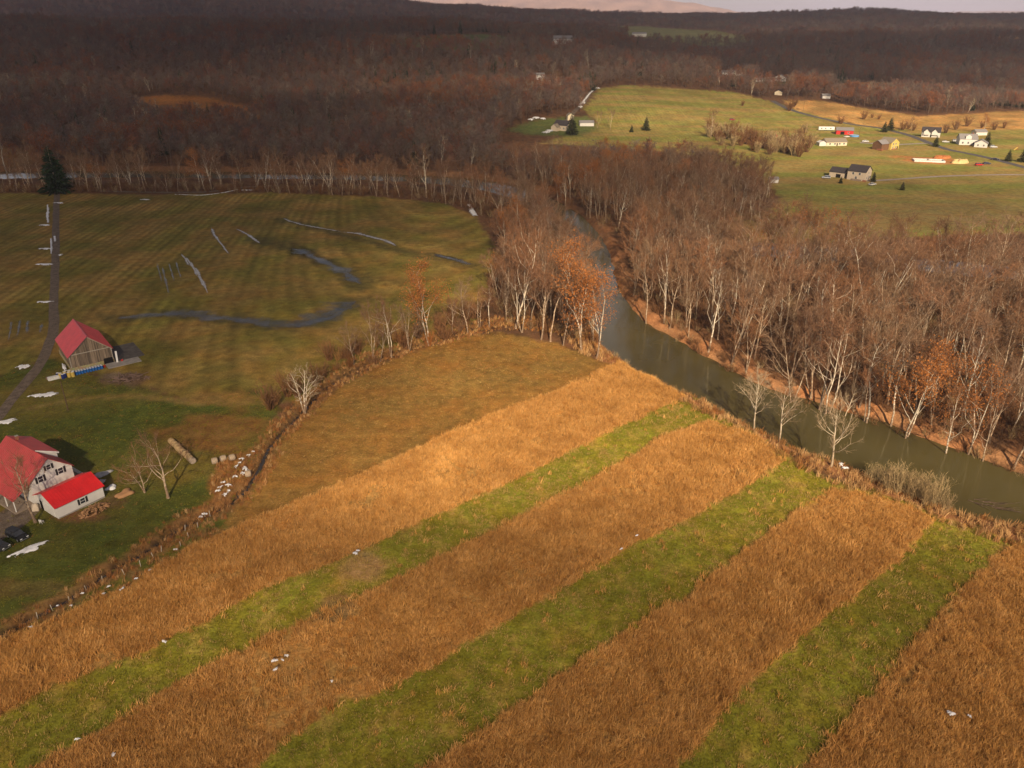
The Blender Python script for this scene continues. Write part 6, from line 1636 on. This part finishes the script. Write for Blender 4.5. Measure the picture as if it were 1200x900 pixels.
def far_bits():
    x, y, z = on(968, 153)
    e = empty('camper_trailer', (x, y, z), R(-4)); tag(e, 'long white camper trailer behind the ranch house', 'camper')
    MB().box(-7, 7, -1.3, 1.3, 0.6, 3.4).build('body', 'white_trim', e, 0.25)
    for c in (-4.5, -1.0, 3.5): MB().box(c - 0.6, c + 0.6, -1.34, -1.302, 1.7, 2.5).build('window', 'window_glass', e)
    MB().box(1.0, 1.8, -1.34, -1.302, 0.7, 2.6).build('door', 'white_plastic', e)
    for c in (-0.9, 0.4):
        for s in (-1, 1): MB().cyl((c - 0.5, s * 1.05, 0.36), (c - 0.5, s * 1.28, 0.36), 0.36, 0.36, 14).build('wheel', 'tyre_rubber', e)
    MB().box(7, 8.4, -0.1, 0.1, 0.5, 0.65).build('hitch', 'steel_rim', e)
    x, y, z = on(1001, 160); e = empty('pool', (x, y, z)); tag(e, 'round blue swimming pool beside the red shed', 'pool')
    MB().cyl((0, 0, -0.1), (0, 0, 1.2), 4.0, 4.0, 32).build('wall', 'pool_blue', e); MB().cyl((0, 0, 1.2), (0, 0, 1.23), 3.8, 3.8, 32).build('cover', 'pool_blue', e)
    m = MB()
    for i in range(32):
        a, b = 6.2832 * i / 32, 6.2832 * (i + 1) / 32
        m.hexa([(math.cos(t) * q, math.sin(t) * q, 1.2) for t, q in ((a, 3.85), (a, 4.12), (b, 4.12), (b, 3.85))] + [(math.cos(t) * q, math.sin(t) * q, 1.32) for t, q in ((a, 3.85), (a, 4.12), (b, 4.12), (b, 3.85))])
    m.build('rim', 'white_plastic', e)
    # building plot
    x, y, z = on(1088, 189); e = empty('foundation', (x, y, z), R(-14)); tag(e, 'pale concrete house foundation on the bare orange plot', 'foundation')
    for a in ((-10, 10, -4.2, -3.8), (-10, 10, 3.8, 4.2), (-10, -9.6, -3.8, 3.8), (9.6, 10, -3.8, 3.8), (0, 0.4, -3.8, 3.8)): MB().box(*a, -0.2, 1.1).build('footing_wall', 'white_plastic', e)
    MB().box(-9.6, 9.6, -3.8, 3.8, -0.2, 0.25).build('slab', 'concrete', e)
    for px, py, rx, ry, h, mat, lab in ((1125, 191, 6.5, 3.4, 2.4, 'sand', 'yellow sand heap beside the foundation'), (1104, 185, 7, 4, 1.5, 'earth_orange', 'orange earth heap behind the foundation')):
        if mat == 'earth_orange': simple(mat, (0.42, 0.16, 0.06), 0.95, 0.05, 0.25, 0.8)
        blob('earth_heap', px, py, rx, ry, mat, h, 0.0, 0.2, lab, 'heap', None, 'thing', 400 + px, 0.15)
    for px, py, rz, paint, lab, suv in ((968, 209, R(165), ('s', (0.40, 0.42, 0.46)), 'silver pickup parked beside the tan garage', True), (1147, 194, R(5), ('r', (0.55, 0.02, 0.02)), 'red truck at the sand heap', True), (1156, 192.5, R(0), ('d', (0.05, 0.05, 0.08)), 'dark car next to the red truck', False),
                                        (1166, 187.5, R(-32), ('n', (0.03, 0.03, 0.04)), 'dark car driving on the road below the white house', False), (1108, 167, R(-20), ('w', (0.70, 0.68, 0.66)), 'white car between the dark roofed house and the road', False),
                                        (1120, 166, R(-10), ('v', (0.68, 0.66, 0.64)), 'white van in the yard of the white farmhouse', True), (1164, 173, R(-5), ('u', (0.70, 0.70, 0.70)), 'white pickup below the small white garage', True), (858, 141, R(0), ('t', (0.36, 0.02, 0.03)), 'small dark red truck alone on the pasture hill', True),
                                        (992, 161, R(20), ('y', (0.66, 0.64, 0.60)), 'white car in front of the red shed', False), (1014, 166.5, R(-10), ('z', (0.66, 0.65, 0.64)), 'pale car on the short drive', False), (1022, 217, R(30), ('q', (0.60, 0.58, 0.55)), 'pale car behind the gable house', False)):
        x, y = place(px, py); car('parked_car', x, y, rz, paint, lab, 'car', L=5.2, Wd=2.0, Ht=1.8 if suv else 1.5, suv=suv)
    x, y, z = on(909, 163); e = empty('play_tent', (x, y, z)); tag(e, 'red and yellow play tent in the hedgerow scrub', 'tent')
    MB().add([(-2, -2, 0), (2, -2, 0), (2, 2, 0), (-2, 2, 0), (-1.2, -1.2, 2), (1.2, -1.2, 2), (1.2, 1.2, 2), (-1.2, 1.2, 2)], [(0, 1, 5, 4), (1, 2, 6, 5), (2, 3, 7, 6), (3, 0, 4, 7), (3, 2, 1, 0), (4, 5, 6, 7)]).build('skirt', 'yellow_plastic', e)
    MB().add([(-1.4, -1.4, 2.01), (1.4, -1.4, 2.01), (1.4, 1.4, 2.01), (-1.4, 1.4, 2.01), (0, 0, 4.2)], [(0, 1, 4), (1, 2, 4), (2, 3, 4), (3, 0, 4), (3, 2, 1, 0)]).build('top', 'red_plastic', e)
    x, y, z = on(1190, 176); e = empty('play_slide', (x, y, z), 0.6); tag(e, 'small yellow slide between the two road conifers', 'slide')
    MB().hexa([(-2.5, -0.5, 0.2), (2, -0.5, 1.9), (2, 0.5, 1.9), (-2.5, 0.5, 0.2), (-2.5, -0.5, 0.4), (2, -0.5, 2.1), (2, 0.5, 2.1), (-2.5, 0.5, 0.4)]).build('chute', 'yellow_plastic', e)
    for s in (-0.4, 0.4): MB().cyl((2, s, 0), (2, s, 2.9), 0.06, 0.06, 6).build('ladder_post', 'red_plastic', e)
    # broad evergreen beside the white farmhouse
    tree_at(1156, 171, 153, 'cedar', 1, 'broad round evergreen beside the white farmhouse')
    tree_at(1120, 154, 143, 'bare', 4, 'bare tree behind the white farmhouse'); tree_at(1153, 157, 133, 'rust', 1, 'tawny tree on the golden slope behind the white farmhouse'); tree_at(833, 162, 127, 'bare', 4, 'bushy bare tree at the upper end of the hedgerow')
    tree_at(715, 152, 128, 'bare', 4, 'broad bare tree beside the low white shed'); tree_at(700, 150, 130, 'bare', 1, 'bare tree between the hill house and its shed'); tree_at(1068, 155, 136, 'bare', 8, 'dark bare tree by the road behind the yellow house')
    tree_at(985, 215, 206, 'cedar', 0, 'small dark shrub conifer at the gable house corner')
far_bits()

# ------------------------------------------------------------------ broken clouds above and behind, one added for its shade, and the hazy air
def clouds():
    t = NT('cloud_vapour')
    co = t.coord('Object')
    sep = t.n('ShaderNodeSeparateXYZ'); t.t.links.new(co, sep.inputs['Vector'])
    comb = t.n('ShaderNodeCombineXYZ'); t.set(comb.inputs['X'], sep.outputs['X']); t.set(comb.inputs['Y'], sep.outputs['Y'])
    ln = t.n('ShaderNodeVectorMath', operation='LENGTH'); t.t.links.new(comb.outputs['Vector'], ln.inputs[0])
    n = t.noise(2.4, 2, co)
    d = t.math('ADD', ln.outputs['Value'], t.math('MULTIPLY', t.math('SUBTRACT', n, 0.5), 0.7))
    a = t.math('MULTIPLY', t.mapr(d, 0.98, 0.45, 0.0, 1.0), t.n('ShaderNodeObjectInfo').outputs['Alpha'])
    df = t.n('ShaderNodeBsdfDiffuse'); df.inputs['Color'].default_value = (0.85, 0.85, 0.88, 1)
    tr = t.n('ShaderNodeBsdfTransparent')
    mx = t.n('ShaderNodeMixShader'); t.set(mx.inputs['Fac'], a)
    t.t.links.new(tr.outputs['BSDF'], mx.inputs[1]); t.t.links.new(df.outputs['BSDF'], mx.inputs[2]); t.t.links.new(mx.outputs['Shader'], t.out.inputs['Surface'])
    bm = bmesh.new(); bmesh.ops.create_icosphere(bm, subdivisions=5, radius=1.0)
    for v in bm.verts:
        q = v.co
        b = 0.12 * math.sin(5.1 * q.x + 2.0 * math.sin(4.3 * q.y)) + 0.10 * math.sin(7.3 * q.y + 2.2 * math.sin(5.9 * q.x)) + 0.05 * math.sin(15 * q.x + 9 * q.y)
        v.co = Vector((q.x, q.y, q.z * (1.0 + 2.2 * max(0.0, b) if q.z > 0 else 0.45)))
    me = bpy.data.meshes.new('cloud'); bm.to_mesh(me); bm.free(); me.materials.append(t.m)
    for (sx, sy, rx, ry, zc, th, rz, al) in CLOUDS:
        c = Vector((sx, sy, 0)) + to_sun * (zc / to_sun.z)
        o = link('cloud', me, None, c, rz); o.scale = (rx, ry, th); o.color = (1, 1, 1, al)
        tag(o, 'grey white cloud placed out of view to shade the valley', kind='stuff')
# ground point the shadow is centred on, half sizes, height, thickness, turn
CLOUDS = [
    (-200, 270, 220, 215, 700, 40, 0.3, 0.60),
    (-400, 610, 620, 390, 760, 60, 0.05, 0.70),
    (-1000, 1350, 1100, 900, 900, 90, -0.2, 0.68),
    (100, 1750, 1300, 950, 1000, 90, 0.1, 0.68),
    (1500, 1900, 1000, 850, 1000, 90, 0.1, 0.70),
    (-200, 3700, 2600, 1500, 1200, 120, 0.0, 0.72),
    (2600, 3700, 2200, 1400, 1200, 120, 0.1, 0.72),
    (-40, 52, 300, 62, 640, 25, 0.05, 0.46),  # unseen cloud added to darken the nearest ground
    (110, 415, 320, 100, 720, 30, 0.1, 0.38),
    (-2000, 2800, 1500, 1000, 1200, 90, 0.1, 0.68),
    (-700, 2500, 1500, 700, 1150, 90, 0.0, 0.66),
]
clouds()

def haze():
    t = NT('hazy_air')
    v = t.n('ShaderNodeVolumePrincipled')
    v.inputs['Color'].default_value = (0.84, 0.80, 0.97, 1)
    v.inputs['Density'].default_value = HAZE_D
    v.inputs['Anisotropy'].default_value = 0.0
    t.t.links.new(v.outputs['Volume'], t.out.inputs['Volume'])
    b = MB().box(-26000, 26000, -1500, 26000, -8, 480)
    o = b.build('haze', t.m); tag(o, 'thin bluish haze over the valley', kind='stuff')
HAZE_D = 6.5e-5
haze()
